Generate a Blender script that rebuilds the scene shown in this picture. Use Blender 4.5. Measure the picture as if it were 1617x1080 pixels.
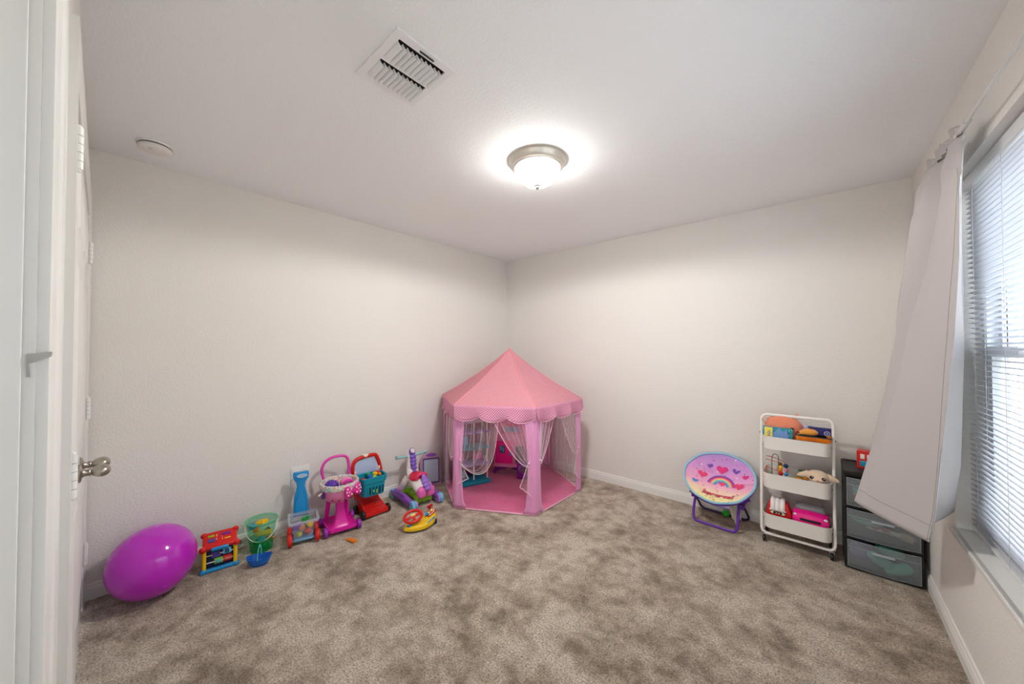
import bpy, bmesh, math, random
from math import sin, cos, pi, radians, atan2, sqrt
from mathutils import Vector, Matrix, Euler, Quaternion

for _o in list(bpy.data.objects):
    bpy.data.objects.remove(_o)
scene = bpy.context.scene
COL = scene.collection
random.seed(7)

# room: left wall is x=0, back wall is y=0, window wall is x=RW, front wall (closet, entry) is y=RF
RW, RF, RH = 3.448, -3.4065, 2.44

# ------------------------------------------------------------------ camera
cam_d = bpy.data.cameras.new('camera')
cam_d.sensor_width = 36.0
cam_d.lens = 559.3 / 1617 * 36.0
cam_d.clip_start = 0.02
cam = bpy.data.objects.new('camera', cam_d)
cam.location = (2.984, -3.3485, 1.3555)
cam.rotation_euler = (radians(90.893), 0, radians(40.82))
COL.objects.link(cam)
scene.camera = cam

# ------------------------------------------------------------------ world, daylight, exposure
world = bpy.data.worlds.new('world')
scene.world = world
world.use_nodes = True
wn = world.node_tree.nodes
wn['Background'].inputs['Color'].default_value = (0.80, 0.89, 1.0, 1)
wn['Background'].inputs['Strength'].default_value = 5.6
vs = scene.view_settings
vs.view_transform = 'Standard'
vs.look = 'None'
vs.gamma = 1.0
vs.use_curve_mapping = False
vs.exposure = 0.36

def area_light(name, loc, rot, sx, sy, power, color, portal=False):
    d = bpy.data.lights.new(name, 'AREA')
    d.shape = 'RECTANGLE'; d.size = sx; d.size_y = sy
    d.energy = power; d.color = color
    if portal:
        d.cycles.is_portal = True
    o = bpy.data.objects.new(name, d)
    o.location = loc; o.rotation_euler = rot
    COL.objects.link(o)
    return o
area_light('window_portal', (RW + 0.16, -2.01, 1.32), (0, radians(90), 0), 1.56, 2.38, 1, (1, 1, 1), portal=True)
# added fill light, unseen in the hallway behind the camera, facing into the room
area_light('hallway_fill', (2.70, -5.85, 1.05), (radians(97), 0, 0), 2.2, 1.7, 38, (0.97, 0.985, 1.0))
LAMP_EMIT = 30.0
LAMP_SPOT = 52.0

# ------------------------------------------------------------------ materials
def lin(c):
    r = []
    for v in c[:3]:
        v = v / 255.0
        r.append(v / 12.92 if v <= 0.04045 else ((v + 0.055) / 1.055) ** 2.4)
    return (r[0], r[1], r[2], 1.0)
MATS = {}
def mat(name, c, rough=0.45, metal=0.0, alpha=1.0, trans=0.0, bump=None, sheen=0.0, coat=0.0, ior=1.45, spec=None, sub=0.0):
    """plain procedural material; bump = (noise scale, strength, distance)"""
    if name in MATS:
        return MATS[name]
    m = bpy.data.materials.new(name)
    m.use_nodes = True
    nt = m.node_tree
    b = nt.nodes['Principled BSDF']
    b.inputs['Base Color'].default_value = lin(c)
    b.inputs['Roughness'].default_value = rough
    b.inputs['Metallic'].default_value = metal
    b.inputs['Alpha'].default_value = alpha
    b.inputs['Transmission Weight'].default_value = trans
    b.inputs['IOR'].default_value = ior
    b.inputs['Sheen Weight'].default_value = sheen
    b.inputs['Coat Weight'].default_value = coat
    if spec is not None:
        b.inputs['Specular IOR Level'].default_value = spec
    if sub:
        b.inputs['Subsurface Weight'].default_value = sub
        b.inputs['Subsurface Radius'].default_value = (0.05, 0.05, 0.05)
    if bump:
        tc = nt.nodes.new('ShaderNodeTexCoord')
        nz = nt.nodes.new('ShaderNodeTexNoise')
        nz.inputs['Scale'].default_value = bump[0]
        nz.inputs['Detail'].default_value = 3
        bp = nt.nodes.new('ShaderNodeBump')
        bp.inputs['Strength'].default_value = bump[1]
        bp.inputs['Distance'].default_value = bump[2]
        nt.links.new(tc.outputs['Object'], nz.inputs['Vector'])
        nt.links.new(nz.outputs['Fac'], bp.inputs['Height'])
        nt.links.new(bp.outputs['Normal'], b.inputs['Normal'])
    MATS[name] = m
    return m

class NT:
    """small node helper"""
    def __init__(s, m):
        s.t = m.node_tree; s.b = s.t.nodes['Principled BSDF']
    def n(s, typ, **kw):
        x = s.t.nodes.new(typ)
        for k, v in kw.items():
            if hasattr(x, k): setattr(x, k, v)
        return x
    def l(s, a, b): s.t.links.new(a, b)
    def math(s, op, a, b=None):
        x = s.t.nodes.new('ShaderNodeMath'); x.operation = op
        for i, v in enumerate((a, b)):
            if v is None: continue
            if isinstance(v, (int, float)): x.inputs[i].default_value = v
            else: s.l(v, x.inputs[i])
        return x.outputs[0]
    def ramp(s, fac, stops, interp='LINEAR'):
        x = s.t.nodes.new('ShaderNodeValToRGB'); x.color_ramp.interpolation = interp
        e = x.color_ramp.elements
        while len(e) < len(stops): e.new(0.5)
        for k, (p, c) in enumerate(stops):
            e[k].position = p; e[k].color = lin(c)
        s.l(fac, x.inputs['Fac'])
        return x.outputs['Color']
    def mix(s, fac, a, b):
        x = s.t.nodes.new('ShaderNodeMix'); x.data_type = 'RGBA'
        if isinstance(fac, (int, float)): x.inputs[0].default_value = fac
        else: s.l(fac, x.inputs[0])
        for i, v in ((6, a), (7, b)):
            if isinstance(v, tuple): x.inputs[i].default_value = v
            else: s.l(v, x.inputs[i])
        return x.outputs[2]

def m_wall(name, c, scale=90, strength=0.35, dist=0.004):
    m = mat(name, c, 0.75, spec=0.25)
    t = NT(m)
    tc = t.n('ShaderNodeTexCoord'); a = t.n('ShaderNodeTexNoise'); a.inputs['Scale'].default_value = scale
    a.inputs['Detail'].default_value = 4; a.inputs['Roughness'].default_value = 0.55
    t.l(tc.outputs['Object'], a.inputs['Vector'])
    r = t.n('ShaderNodeMapRange'); r.inputs['From Min'].default_value = 0.42; r.inputs['From Max'].default_value = 0.66
    t.l(a.outputs['Fac'], r.inputs['Value'])
    bp = t.n('ShaderNodeBump'); bp.inputs['Strength'].default_value = strength; bp.inputs['Distance'].default_value = dist
    t.l(r.outputs['Result'], bp.inputs['Height']); t.l(bp.outputs['Normal'], t.b.inputs['Normal'])
    return m
M_WALL = m_wall('cream_wall_paint', (232, 229, 224))
M_CEIL = m_wall('ceiling_texture', (247, 249, 250), 110, 0.22, 0.004)
M_TRIM = mat('white_trim_paint', (236, 235, 231), 0.35)
M_DOOR = mat('white_door_paint', (233, 233, 230), 0.4)

def m_carpet():
    m = mat('brown_grey_carpet', (140, 122, 104), 0.95, sheen=0.25, spec=0.1)
    t = NT(m); tc = t.n('ShaderNodeTexCoord')
    def noise(scale, detail=2, rough=0.5, dist=0.0):
        x = t.n('ShaderNodeTexNoise'); x.inputs['Scale'].default_value = scale
        x.inputs['Detail'].default_value = detail; x.inputs['Roughness'].default_value = rough
        x.inputs['Distortion'].default_value = dist
        t.l(tc.outputs['Object'], x.inputs['Vector']); return x.outputs['Fac']
    fine = noise(120, 5, 0.85)
    mid = noise(11, 4, 0.65, 0.2)
    big = noise(3.2, 4, 0.6, 0.3)
    tuft = t.ramp(fine, [(0.32, (56, 47, 39)), (0.43, (172, 156, 139)), (0.51, (234, 219, 202)), (0.62, (255, 250, 240))])
    patch = t.math('ADD', t.math('MULTIPLY', big, 0.5), t.math('MULTIPLY', mid, 0.5))
    pcol = t.ramp(patch, [(0.38, (168, 156, 143)), (0.49, (222, 214, 205)), (0.58, (255, 253, 249))])
    mx = t.n('ShaderNodeMix'); mx.data_type = 'RGBA'; mx.blend_type = 'MULTIPLY'; mx.inputs[0].default_value = 1.0
    t.l(tuft, mx.inputs[6]); t.l(pcol, mx.inputs[7]); t.l(mx.outputs[2], t.b.inputs['Base Color'])
    bp = t.n('ShaderNodeBump'); bp.inputs['Strength'].default_value = 0.9; bp.inputs['Distance'].default_value = 0.012
    t.l(fine, bp.inputs['Height']); t.l(bp.outputs['Normal'], t.b.inputs['Normal'])
    return m
M_CARPET = m_carpet()

def dots(name, base, dot, pitch, rad, rough=0.6):
    """staggered dots laid out in the surface's own UV (metres)"""
    m = mat(name, base, rough)
    t = NT(m); uv = t.n('ShaderNodeUVMap'); sp = t.n('ShaderNodeSeparateXYZ'); t.l(uv.outputs['UV'], sp.inputs[0])
    def cell(off):
        fx = t.math('SUBTRACT', t.math('FRACT', t.math('ADD', t.math('DIVIDE', sp.outputs[0], pitch), off)), 0.5)
        fy = t.math('SUBTRACT', t.math('FRACT', t.math('ADD', t.math('DIVIDE', sp.outputs[1], pitch), off)), 0.5)
        d = t.math('ADD', t.math('MULTIPLY', fx, fx), t.math('MULTIPLY', fy, fy))
        return t.math('LESS_THAN', d, (rad / pitch) ** 2)
    f = t.math('MAXIMUM', cell(0.0), cell(0.5))
    t.l(t.mix(f, lin(base), lin(dot)), t.b.inputs['Base Color'])
    return m

def sheer(name, c, a=0.3, stripe=0.0, per=40):
    m = mat(name, c, 0.8, spec=0.1)
    t = NT(m)
    tr = t.n('ShaderNodeBsdfTransparent'); tl = t.n('ShaderNodeBsdfTranslucent'); tl.inputs['Color'].default_value = lin(c)
    m1 = t.n('ShaderNodeMixShader'); m1.inputs[0].default_value = 0.35
    t.l(t.b.outputs[0], m1.inputs[1]); t.l(tl.outputs[0], m1.inputs[2])
    m2 = t.n('ShaderNodeMixShader')
    t.l(tr.outputs[0], m2.inputs[1]); t.l(m1.outputs[0], m2.inputs[2])
    if stripe:
        uv = t.n('ShaderNodeUVMap'); sp = t.n('ShaderNodeSeparateXYZ'); t.l(uv.outputs['UV'], sp.inputs[0])
        nz = t.n('ShaderNodeTexNoise'); nz.noise_dimensions = '1D'; nz.inputs['Scale'].default_value = per; nz.inputs['Detail'].default_value = 2
        t.l(sp.outputs[0], nz.inputs['W'])
        r = t.n('ShaderNodeMapRange'); r.inputs['From Min'].default_value = 0.45; r.inputs['From Max'].default_value = 0.72
        r.inputs['To Min'].default_value = a; r.inputs['To Max'].default_value = a + stripe
        t.l(nz.outputs['Fac'], r.inputs['Value']); t.l(r.outputs['Result'], m2.inputs[0])
    else:
        m2.inputs[0].default_value = a
    out = t.t.nodes['Material Output']
    t.l(m2.outputs[0], out.inputs['Surface'])
    return m

def clear(name, c, a=0.35, rough=0.15):
    """thin tinted translucent plastic"""
    m = mat(name, c, rough)
    t = NT(m)
    tr = t.n('ShaderNodeBsdfTransparent'); tr.inputs['Color'].default_value = lin([255 - (255 - v) * 0.30 for v in c])
    m2 = t.n('ShaderNodeMixShader'); m2.inputs[0].default_value = a
    t.l(tr.outputs[0], m2.inputs[1]); t.l(t.b.outputs[0], m2.inputs[2])
    t.l(m2.outputs[0], t.t.nodes['Material Output'].inputs['Surface'])
    return m

def glow(name, c, strength):
    m = mat(name, c, 0.4)
    b = m.node_tree.nodes['Principled BSDF']
    b.inputs['Emission Color'].default_value = lin(c)
    b.inputs['Emission Strength'].default_value = strength
    return m

# ------------------------------------------------------------------ mesh builder
def T(x=0, y=0, z=0): return Matrix.Translation((x, y, z))
def RX(a): return Matrix.Rotation(radians(a), 4, 'X')
def RY(a): return Matrix.Rotation(radians(a), 4, 'Y')
def RZ(a): return Matrix.Rotation(radians(a), 4, 'Z')

def catmull(pts, n=6, closed=False):
    P = [Vector(p) for p in pts]
    if len(P) < 3: return P
    out = []
    m = len(P)
    rng = range(m if closed else m - 1)
    for i in rng:
        p0 = P[(i - 1) % m] if closed or i > 0 else P[0] * 2 - P[1]
        p1, p2 = P[i], P[(i + 1) % m]
        p3 = P[(i + 2) % m] if closed or i + 2 < m else P[-1] * 2 - P[-2]
        for k in range(n):
            t = k / n
            out.append(0.5 * ((2 * p1) + (p2 - p0) * t + (2 * p0 - 5 * p1 + 4 * p2 - p3) * t * t + (3 * p1 - p0 - 3 * p2 + p3) * t ** 3))
    if not closed: out.append(P[-1])
    return out

class MB:
    def __init__(s, M=None):
        s.v = []; s.f = []; s.sm = []; s.mi = []; s.uv = []; s.m = 0; s.M = M or Matrix()
    def add(s, verts, faces, smooth=False, M=None, uvs=None):
        o = len(s.v); MM = s.M @ M if M else s.M
        for co in verts: s.v.append(MM @ Vector(co))
        for k, f in enumerate(faces):
            s.f.append([i + o for i in f]); s.sm.append(smooth); s.mi.append(s.m)
            s.uv.append([uvs[i] for i in f] if uvs else None)
        return s
    def bmadd(s, bm, smooth, M=None):
        bm.verts.index_update()
        s.add([v.co.copy() for v in bm.verts], [[v.index for v in f.verts] for f in bm.faces], smooth, M)
        bm.free(); return s
    def box(s, c, d, bev=0.0, M=None, seg=2, smooth=None):
        bm = bmesh.new(); bmesh.ops.create_cube(bm, size=1.0)
        for v in bm.verts: v.co = Vector((v.co.x * d[0], v.co.y * d[1], v.co.z * d[2]))
        if bev > 0:
            bev = min(bev, min(d) * 0.49)
            bmesh.ops.bevel(bm, geom=list(bm.edges), offset=bev, segments=seg, affect='EDGES', profile=0.5)
        MM = (M or Matrix()) @ T(*c)
        return s.bmadd(bm, bev > 0 if smooth is None else smooth, MM)
    def ring(s, c, ax, up, r, n, ph=0.0, sq=1.0):
        return [c + ax * (r * cos(2 * pi * k / n + ph)) + up * (r * sq * sin(2 * pi * k / n + ph)) for k in range(n)]
    def loft(s, rings, caps=True, smooth=True, closed_u=True, M=None, loop=False):
        n = len(rings[0]); V = [p for r in rings for p in r]; F = []
        R_ = len(rings)
        for i in range(R_ if loop else R_ - 1):
            j = (i + 1) % R_
            for k in range(n if closed_u else n - 1):
                k2 = (k + 1) % n
                F.append([i * n + k, i * n + k2, j * n + k2, j * n + k])
        if caps and not loop:
            F.append(list(range(n))[::-1]); F.append([(R_ - 1) * n + k for k in range(n)])
        return s.add(V, F, smooth, M)
    def cyl(s, p0, p1, r0, r1=None, n=20, caps=True, M=None, smooth=True):
        p0, p1 = Vector(p0), Vector(p1); r1 = r0 if r1 is None else r1
        d = (p1 - p0).normalized(); a = d.orthogonal().normalized(); b = d.cross(a)
        if caps:
            rings = [s.ring(p0, a, b, r0 * 0.999, n), s.ring(p0, a, b, r0, n), s.ring(p1, a, b, r1, n), s.ring(p1, a, b, r1 * 0.999, n)]
            V = [p for r in rings for p in r]; F = []
            for k in range(n):
                k2 = (k + 1) % n; F.append([n + k, n + k2, 2 * n + k2, 2 * n + k])
            s.add(V, F, smooth, M)
            s.add(rings[0], [list(range(n))[::-1]], False, M); s.add(rings[3], [list(range(n))], False, M)
            return s
        return s.loft([s.ring(p0, a, b, r0, n), s.ring(p1, a, b, r1, n)], False, smooth, M=M)
    def tube(s, pts, r, n=10, closed=False, k=6, M=None, flat=1.0, up=None, interp=True):
        P = catmull(pts, k, closed) if interp else [Vector(p) for p in pts]
        rings = []; prev = None
        m = len(P)
        for i, p in enumerate(P):
            if closed: d = (P[(i + 1) % m] - P[i - 1])
            else: d = P[min(i + 1, m - 1)] - P[max(i - 1, 0)]
            d.normalize()
            if up is not None:
                a = Vector(up).cross(d).normalized()
            elif prev is None: a = d.orthogonal().normalized()
            else:
                a = prev - d * prev.dot(d)
                a = a.normalized() if a.length > 1e-6 else d.orthogonal().normalized()
            prev = a; b = d.cross(a)
            rr = r(i / max(1, m - 1)) if callable(r) else r
            rings.append(s.ring(p, a, b, rr, n, 0, flat))
        return s.loft(rings, not closed, True, M=M, loop=closed)
    def lathe(s, prof, c=(0, 0, 0), n=32, M=None, caps=False, sx=1.0, sy=1.0, smooth=True):
        c = Vector(c)
        rings = [[c + Vector((r * sx * cos(2 * pi * k / n), r * sy * sin(2 * pi * k / n), z)) for k in range(n)] for r, z in prof]
        return s.loft(rings, caps, smooth, M=M)
    def ell(s, c, r, M=None, n=20, m=12, rot=None):
        r = (r, r, r) if isinstance(r, (int, float)) else r
        MM = (M or Matrix()) @ T(*c)
        if rot: MM = MM @ Euler([radians(a) for a in rot]).to_matrix().to_4x4()
        V = [(0, 0, r[2])]; F = []
        for i in range(1, m):
            ph = pi * i / m
            for k in range(n):
                th = 2 * pi * k / n
                V.append((r[0] * sin(ph) * cos(th), r[1] * sin(ph) * sin(th), r[2] * cos(ph)))
        V.append((0, 0, -r[2]))
        for k in range(n):
            k2 = (k + 1) % n
            F.append([0, 1 + k, 1 + k2])
            for i in range(m - 2):
                F.append([1 + i * n + k, 1 + (i + 1) * n + k, 1 + (i + 1) * n + k2, 1 + i * n + k2])
            F.append([len(V) - 1, 1 + (m - 2) * n + k2, 1 + (m - 2) * n + k])
        return s.add(V, F, True, MM)
    def prism(s, outline, h, M=None, bev=0.0, smooth=False):
        """outline in local xy, extruded z 0..h"""
        bm = bmesh.new()
        vs_ = [bm.verts.new((p[0], p[1], 0)) for p in outline]
        f = bm.faces.new(vs_)
        if f.normal.z > 0 or True:
            r = bmesh.ops.extrude_face_region(bm, geom=[f])
            for e in r['geom']:
                if isinstance(e, bmesh.types.BMVert): e.co.z += h
        bmesh.ops.recalc_face_normals(bm, faces=list(bm.faces))
        if bev > 0:
            es = [e for e in bm.edges if abs(e.verts[0].co.z - e.verts[1].co.z) < 1e-6]
            bmesh.ops.bevel(bm, geom=es, offset=bev, segments=2, affect='EDGES', profile=0.5)
        return s.bmadd(bm, smooth or bev > 0, M)
    def grid(s, fn, nu, nv, smooth=True, uvfn=None, M=None):
        V = []; U = []; F = []
        for j in range(nv + 1):
            for i in range(nu + 1):
                V.append(fn(i / nu, j / nv)); U.append(uvfn(i / nu, j / nv) if uvfn else (i / nu, j / nv))
        for j in range(nv):
            for i in range(nu):
                a = j * (nu + 1) + i
                F.append([a, a + 1, a + nu + 2, a + nu + 1])
        return s.add(V, F, smooth, M, U)
    def build(s, name, mats, parent=None, auto=35):
        me = bpy.data.meshes.new(name)
        me.from_pydata([tuple(v) for v in s.v], [], s.f)
        me.update()
        if not isinstance(mats, (list, tuple)): mats = [mats]
        for m in mats: me.materials.append(m)
        for k, p in enumerate(me.polygons):
            p.use_smooth = s.sm[k]; p.material_index = min(s.mi[k], len(mats) - 1)
        if any(u is not None for u in s.uv):
            ul = me.uv_layers.new(name='UVMap')
            for k, p in enumerate(me.polygons):
                if s.uv[k]:
                    for li, u in zip(p.loop_indices, s.uv[k]): ul.data[li].uv = u
        bm = bmesh.new(); bm.from_mesh(me)
        bmesh.ops.recalc_face_normals(bm, faces=list(bm.faces))
        for e in bm.edges:
            if len(e.link_faces) == 2 and e.calc_face_angle(0) > radians(auto): e.smooth = False
        bm.to_mesh(me); bm.free()
        o = bpy.data.objects.new(name, me)
        COL.objects.link(o)
        if parent: o.parent = parent
        return o

def solid(o, th, off=0.0, matoff=0):
    md = o.modifiers.new('thickness', 'SOLIDIFY'); md.thickness = th; md.offset = off; md.material_offset = matoff
    return o
def thing(name, label, cat, loc=(0, 0, 0), rz=0.0, group=None):
    o = bpy.data.objects.new(name, None); COL.objects.link(o)
    o.empty_display_size = 0.05
    o.location = loc; o.rotation_euler = (0, 0, radians(rz))
    return tag(o, label, cat, group)
def tag(o, label, cat, group=None):
    o['label'] = label; o['category'] = cat
    if group: o['group'] = group
    return o
def struct(o, label=None):
    o['kind'] = 'structure'
    if label: o['label'] = label
    return o
def place(o, loc, rz=0.0, rx=0.0, ry=0.0):
    o.location = loc; o.rotation_euler = (radians(rx), radians(ry), radians(rz)); return o
def bx(name, x0, x1, y0, y1, z0, z1, m, parent=None, bev=0):
    b = MB(); b.box(((x0 + x1) / 2, (y0 + y1) / 2, (z0 + z1) / 2), (abs(x1 - x0), abs(y1 - y0), abs(z1 - z0)), bev)
    return b.build(name, m, parent)
def rrect(w, h, r, n=5):
    out = []
    for cx, cy, a0 in ((w / 2 - r, h / 2 - r, 0), (-w / 2 + r, h / 2 - r, 90), (-w / 2 + r, -h / 2 + r, 180), (w / 2 - r, -h / 2 + r, 270)):
        for k in range(n + 1):
            a = radians(a0 + 90 * k / n); out.append((cx + r * cos(a), cy + r * sin(a)))
    return out
def rloft(b, levels, r=0.02, n=5, caps=(True, False), M=None):
    """levels: (z, w, d) rounded rectangle sections"""
    rings = []
    for lv in levels:
        z, w, d = lv[:3]; rr = min(lv[3] if len(lv) > 3 else r, w / 2 * .98, d / 2 * .98)
        rings.append([Vector((p[0], p[1], z)) for p in rrect(w, d, rr, n)])
    b.loft(rings, False, True, M=M)
    k = len(rings[0])
    if caps[0]: b.add(rings[0], [list(range(k))[::-1]], False, M)
    if caps[1]: b.add(rings[-1], [list(range(k))], False, M)
def text_mesh(name, body, size, m, parent, loc, rot, shear=0.0, ext=0.0006, align='CENTER'):
    cu = bpy.data.curves.new(name + '_curve', 'FONT'); cu.body = body; cu.size = size; cu.extrude = ext; cu.shear = shear; cu.offset = size * 0.03
    cu.align_x = align; cu.align_y = 'CENTER'
    tmp = bpy.data.objects.new('tmp_text', cu); COL.objects.link(tmp)
    bpy.context.view_layer.update()
    me = bpy.data.meshes.new_from_object(tmp.evaluated_get(bpy.context.evaluated_depsgraph_get()))
    bpy.data.objects.remove(tmp)
    me.materials.clear(); me.materials.append(m); me.name = name
    o = bpy.data.objects.new(name, me); COL.objects.link(o); o.parent = parent
    o.location = loc; o.rotation_euler = [radians(a) for a in rot]
    return o
# ------------------------------------------------------------------ room shell
bx_floor = bx('floor', -0.15, RW + 0.16, RF - 0.14, 0.15, -0.12, 0.0, M_CARPET); struct(bx_floor)
struct(bx('ceiling', -0.15, RW + 0.16, RF - 0.14, 0.15, RH, RH + 0.12, M_CEIL))
struct(bx('wall_left', -0.14, 0.0, RF - 0.13, 0.14, 0, RH, M_WALL))
struct(bx('wall_back', 0.0, RW, 0.0, 0.14, 0, RH, M_WALL))
WY0, WY1, WZ0, WZ1 = -3.20, -0.82, 0.53, 2.105       # window opening, unseen near end widened to let in more light
b = MB()
def seg(x0, x1, y0, y1, z0, z1): b.box(((x0 + x1) / 2, (y0 + y1) / 2, (z0 + z1) / 2), (x1 - x0, y1 - y0, z1 - z0))
X0, X1 = RW, RW + 0.15
seg(X0, X1, RF - 0.13, WY0, 0, RH); seg(X0, X1, WY1, 0.14, 0, RH)
seg(X0, X1, WY0, WY1, 0, WZ0); seg(X0, X1, WY0, WY1, WZ1, RH)
struct(b.build('wall_right', M_WALL))
CX0, CX1, CZ = 0.105, 1.60, 2.045                     # closet opening
JX = 2.189
EX0, EX1, EZ = JX - 0.018, 3.12, 2.06              # entry opening
b = MB()
Y0, Y1 = RF - 0.13, RF
seg(0, CX0, Y0, Y1, 0, RH); seg(CX0, CX1, Y0, Y1, CZ, RH); seg(CX1, EX0, Y0, Y1, 0, RH)
seg(EX0, EX1, Y0, Y1, EZ, RH); seg(EX1, RW, Y0, Y1, 0, RH)
struct(b.build('wall_front', M_WALL))
# hallway behind the camera
struct(bx('floor_hallway', 1.4, 4.2, -5.9, RF - 0.14, -0.12, 0.0, M_CARPET))
struct(bx('ceiling_hallway', 1.4, 4.2, -5.9, RF - 0.14, RH, RH + 0.12, M_CEIL))
struct(bx('wall_hallway_back', 1.4, 4.2, -6.0, -5.9, 0, RH, M_WALL))
struct(bx('wall_hallway_left', 1.3, 1.4, -5.9, RF - 0.13, 0, RH, M_WALL))
struct(bx('wall_hallway_right', 4.2, 4.3, -5.9, RF - 0.13, 0, RH, M_WALL))
struct(bx('wall_hallway_return', RW + 0.15, 4.2, RF - 0.13, RF - 0.03, 0, RH, M_WALL))

# baseboards
def board(name, p0, p1, nrm):
    """p0->p1 along the wall, nrm points into the room"""
    prof = [(0.0, 0.0), (0.013, 0.0), (0.013, 0.045), (0.0115, 0.048), (0.0115, 0.052), (0.013, 0.055), (0.010, 0.066), (0.0075, 0.070), (0.009, 0.074), (0.0055, 0.085), (0.0, 0.086)]
    p0, p1, nrm = Vector(p0), Vector(p1), Vector(nrm)
    rings = [[p + nrm * a + Vector((0, 0, z)) for a, z in prof] for p in (p0, p1)]
    m = MB(); m.loft(rings, True, False)
    return struct(m.build(name, M_TRIM))
board('baseboard_left', (0, RF, 0), (0, 0, 0), (1, 0, 0))
board('baseboard_back', (0.013, 0, 0), (RW - 0.013, 0, 0), (0, -1, 0))
board('baseboard_right', (RW, RF, 0), (RW, 0, 0), (-1, 0, 0))

# closet: casing (trim_1) and two hinged panel doors
def casing(name, x0, x1, z1, w=0.085, t=0.015, near=True):
    m = MB()
    def prof(s): return [(0, 0), (0, t * 0.62), (w * 0.12, t * 0.75), (w * 0.55, t * 0.8), (w * 0.7, t), (w, t), (w, 0)]
    P = prof(0)
    for side in ([-1, 1]):
        xe = x0 if side < 0 else x1
        lo = [Vector((xe + side * a, RF + d, 0)) for a, d in P]
        hi = [Vector((xe + side * a, RF + d, z1 + a)) for a, d in P]
        m.loft([lo, hi], True, False)
    a0 = [Vector((x0 - a, RF + d, z1 + a)) for a, d in P]; a1 = [Vector((x1 + a, RF + d, z1 + a)) for a, d in P]
    m.loft([a0, a1], True, False)
    return struct(m.build(name, M_TRIM))
casing('trim_1', CX0, CX1, CZ, 0.085)
DY = RF + 0.003
M_NICKEL = mat('satin_nickel', (176, 170, 160), 0.28, 1.0)
M_HINGE = mat('painted_hinge', (238, 238, 235), 0.35)
M_DARK = mat('dark_gap', (50, 48, 46), 0.8)
def closet_door(name, x0, x1, hx, knobx):
    root = bx(name, x0, x1, DY - 0.035, DY, 0.012, CZ - 0.006, M_DOOR)
    struct(root)
    w = x1 - x0
    for r, (z0, z1) in enumerate(((0.24, 0.80), (0.98, 1.62), (1.74, 1.94))):
        for k in range(2):
            a = x0 + 0.105 + k * (w - 0.105) / 2; e = a + (w - 0.315) / 2
            m = MB(); cxm, czm = (a + e) / 2, (z0 + z1) / 2
            R1 = [Vector((cxm + sx * (e - a) / 2, DY, czm + sz * (z1 - z0) / 2)) for sx, sz in ((-1, -1), (1, -1), (1, 1), (-1, 1))]
            R2 = [Vector((cxm + sx * ((e - a) / 2 - 0.012), DY + 0.004, czm + sz * ((z1 - z0) / 2 - 0.012))) for sx, sz in ((-1, -1), (1, -1), (1, 1), (-1, 1))]
            R3 = [Vector((cxm + sx * ((e - a) / 2 - 0.03), DY + 0.001, czm + sz * ((z1 - z0) / 2 - 0.03))) for sx, sz in ((-1, -1), (1, -1), (1, 1), (-1, 1))]
            m.loft([R1, R2, R3], False, False); m.add(R3, [[0, 1, 2, 3]])
            m.build('door_panel', M_DOOR, root)
    for hz in (0.287, 1.04, 1.85):
        m = MB()
        for q in range(5):
            m.cyl((hx, RF + 0.0145, hz - 0.052 + q * 0.0211), (hx, RF + 0.0145, hz - 0.052 + q * 0.0211 + 0.0196), 0.0085, n=14)
        m.box((hx, RF + 0.0045, hz), (0.045, 0.004, 0.104))
        m.m = 1
        m.cyl((hx, RF + 0.0145, hz - 0.052), (hx, RF + 0.0145, hz + 0.052), 0.0045, n=8)
        m.m = 0; m.ell((hx, RF + 0.0145, hz + 0.054), 0.006, n=10, m=6); m.ell((hx, RF + 0.0145, hz - 0.054), 0.006, n=10, m=6)
        m.build('hinge', [M_HINGE, M_DARK], root)
    m = MB(); K = T(knobx, DY, 0.893) @ RX(-90)
    m.lathe([(0.0, 0.004), (0.033, 0.004), (0.033, 0.007), (0.029, 0.011), (0.016, 0.014), (0.012, 0.019), (0.0115, 0.026), (0.014, 0.030), (0.0125, 0.034)], M=K, n=28)
    m.lathe([(0.0, 0.032), (0.011, 0.033), (0.019, 0.040), (0.0255, 0.050), (0.0275, 0.060), (0.0255, 0.070), (0.019, 0.078), (0.010, 0.0825), (0.0, 0.0835)], M=K, n=28, sx=1.22, sy=0.82)
    m.build('knob', M_NICKEL, root)
    return root
closet_door('door_1', CX0 + 0.004, (CX0 + CX1) / 2 - 0.002, CX0 + 0.002, 0.80)
closet_door('door_2', (CX0 + CX1) / 2 + 0.002, CX1 - 0.004, CX1 - 0.002, 0.935)

# entry doorway the picture was taken from: casing, lining and stop
e = MB()
P = [(0.004, 0), (0.004, 0.0108), (0.014, 0.0125), (0.055, 0.0135), (0.067, 0.0165), (0.11, 0.0165), (0.11, 0)]
e.loft([[Vector((JX - a, RF + d, z + (a if z > 1 else 0))) for a, d in P] for z in (0, EZ)], True, False)
e.loft([[Vector((x, RF + d, EZ + a)) for a, d in P] for x in (JX - 0.11, EX1 + 0.0)], True, False)
trim2 = struct(e.build('trim_2', M_TRIM))
bx('jamb', EX0, JX, RF - 0.13, RF, 0, EZ, M_TRIM, trim2)
bx('jamb', EX1 - 0.018, EX1, RF - 0.13, RF, 0, EZ, M_TRIM, trim2)
bx('head_jamb', EX0, EX1, RF - 0.13, RF, EZ - 0.018, EZ, M_TRIM, trim2)
bx('stop', JX, JX + 0.006, RF - 0.085, RF - 0.011, 0, EZ - 0.018, M_TRIM, trim2, bev=0.002)
m = MB(T(JX + 0.001, -3.4115, 1.342))  # thin grey plate added in place of a soft shadow on the jamb
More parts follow.
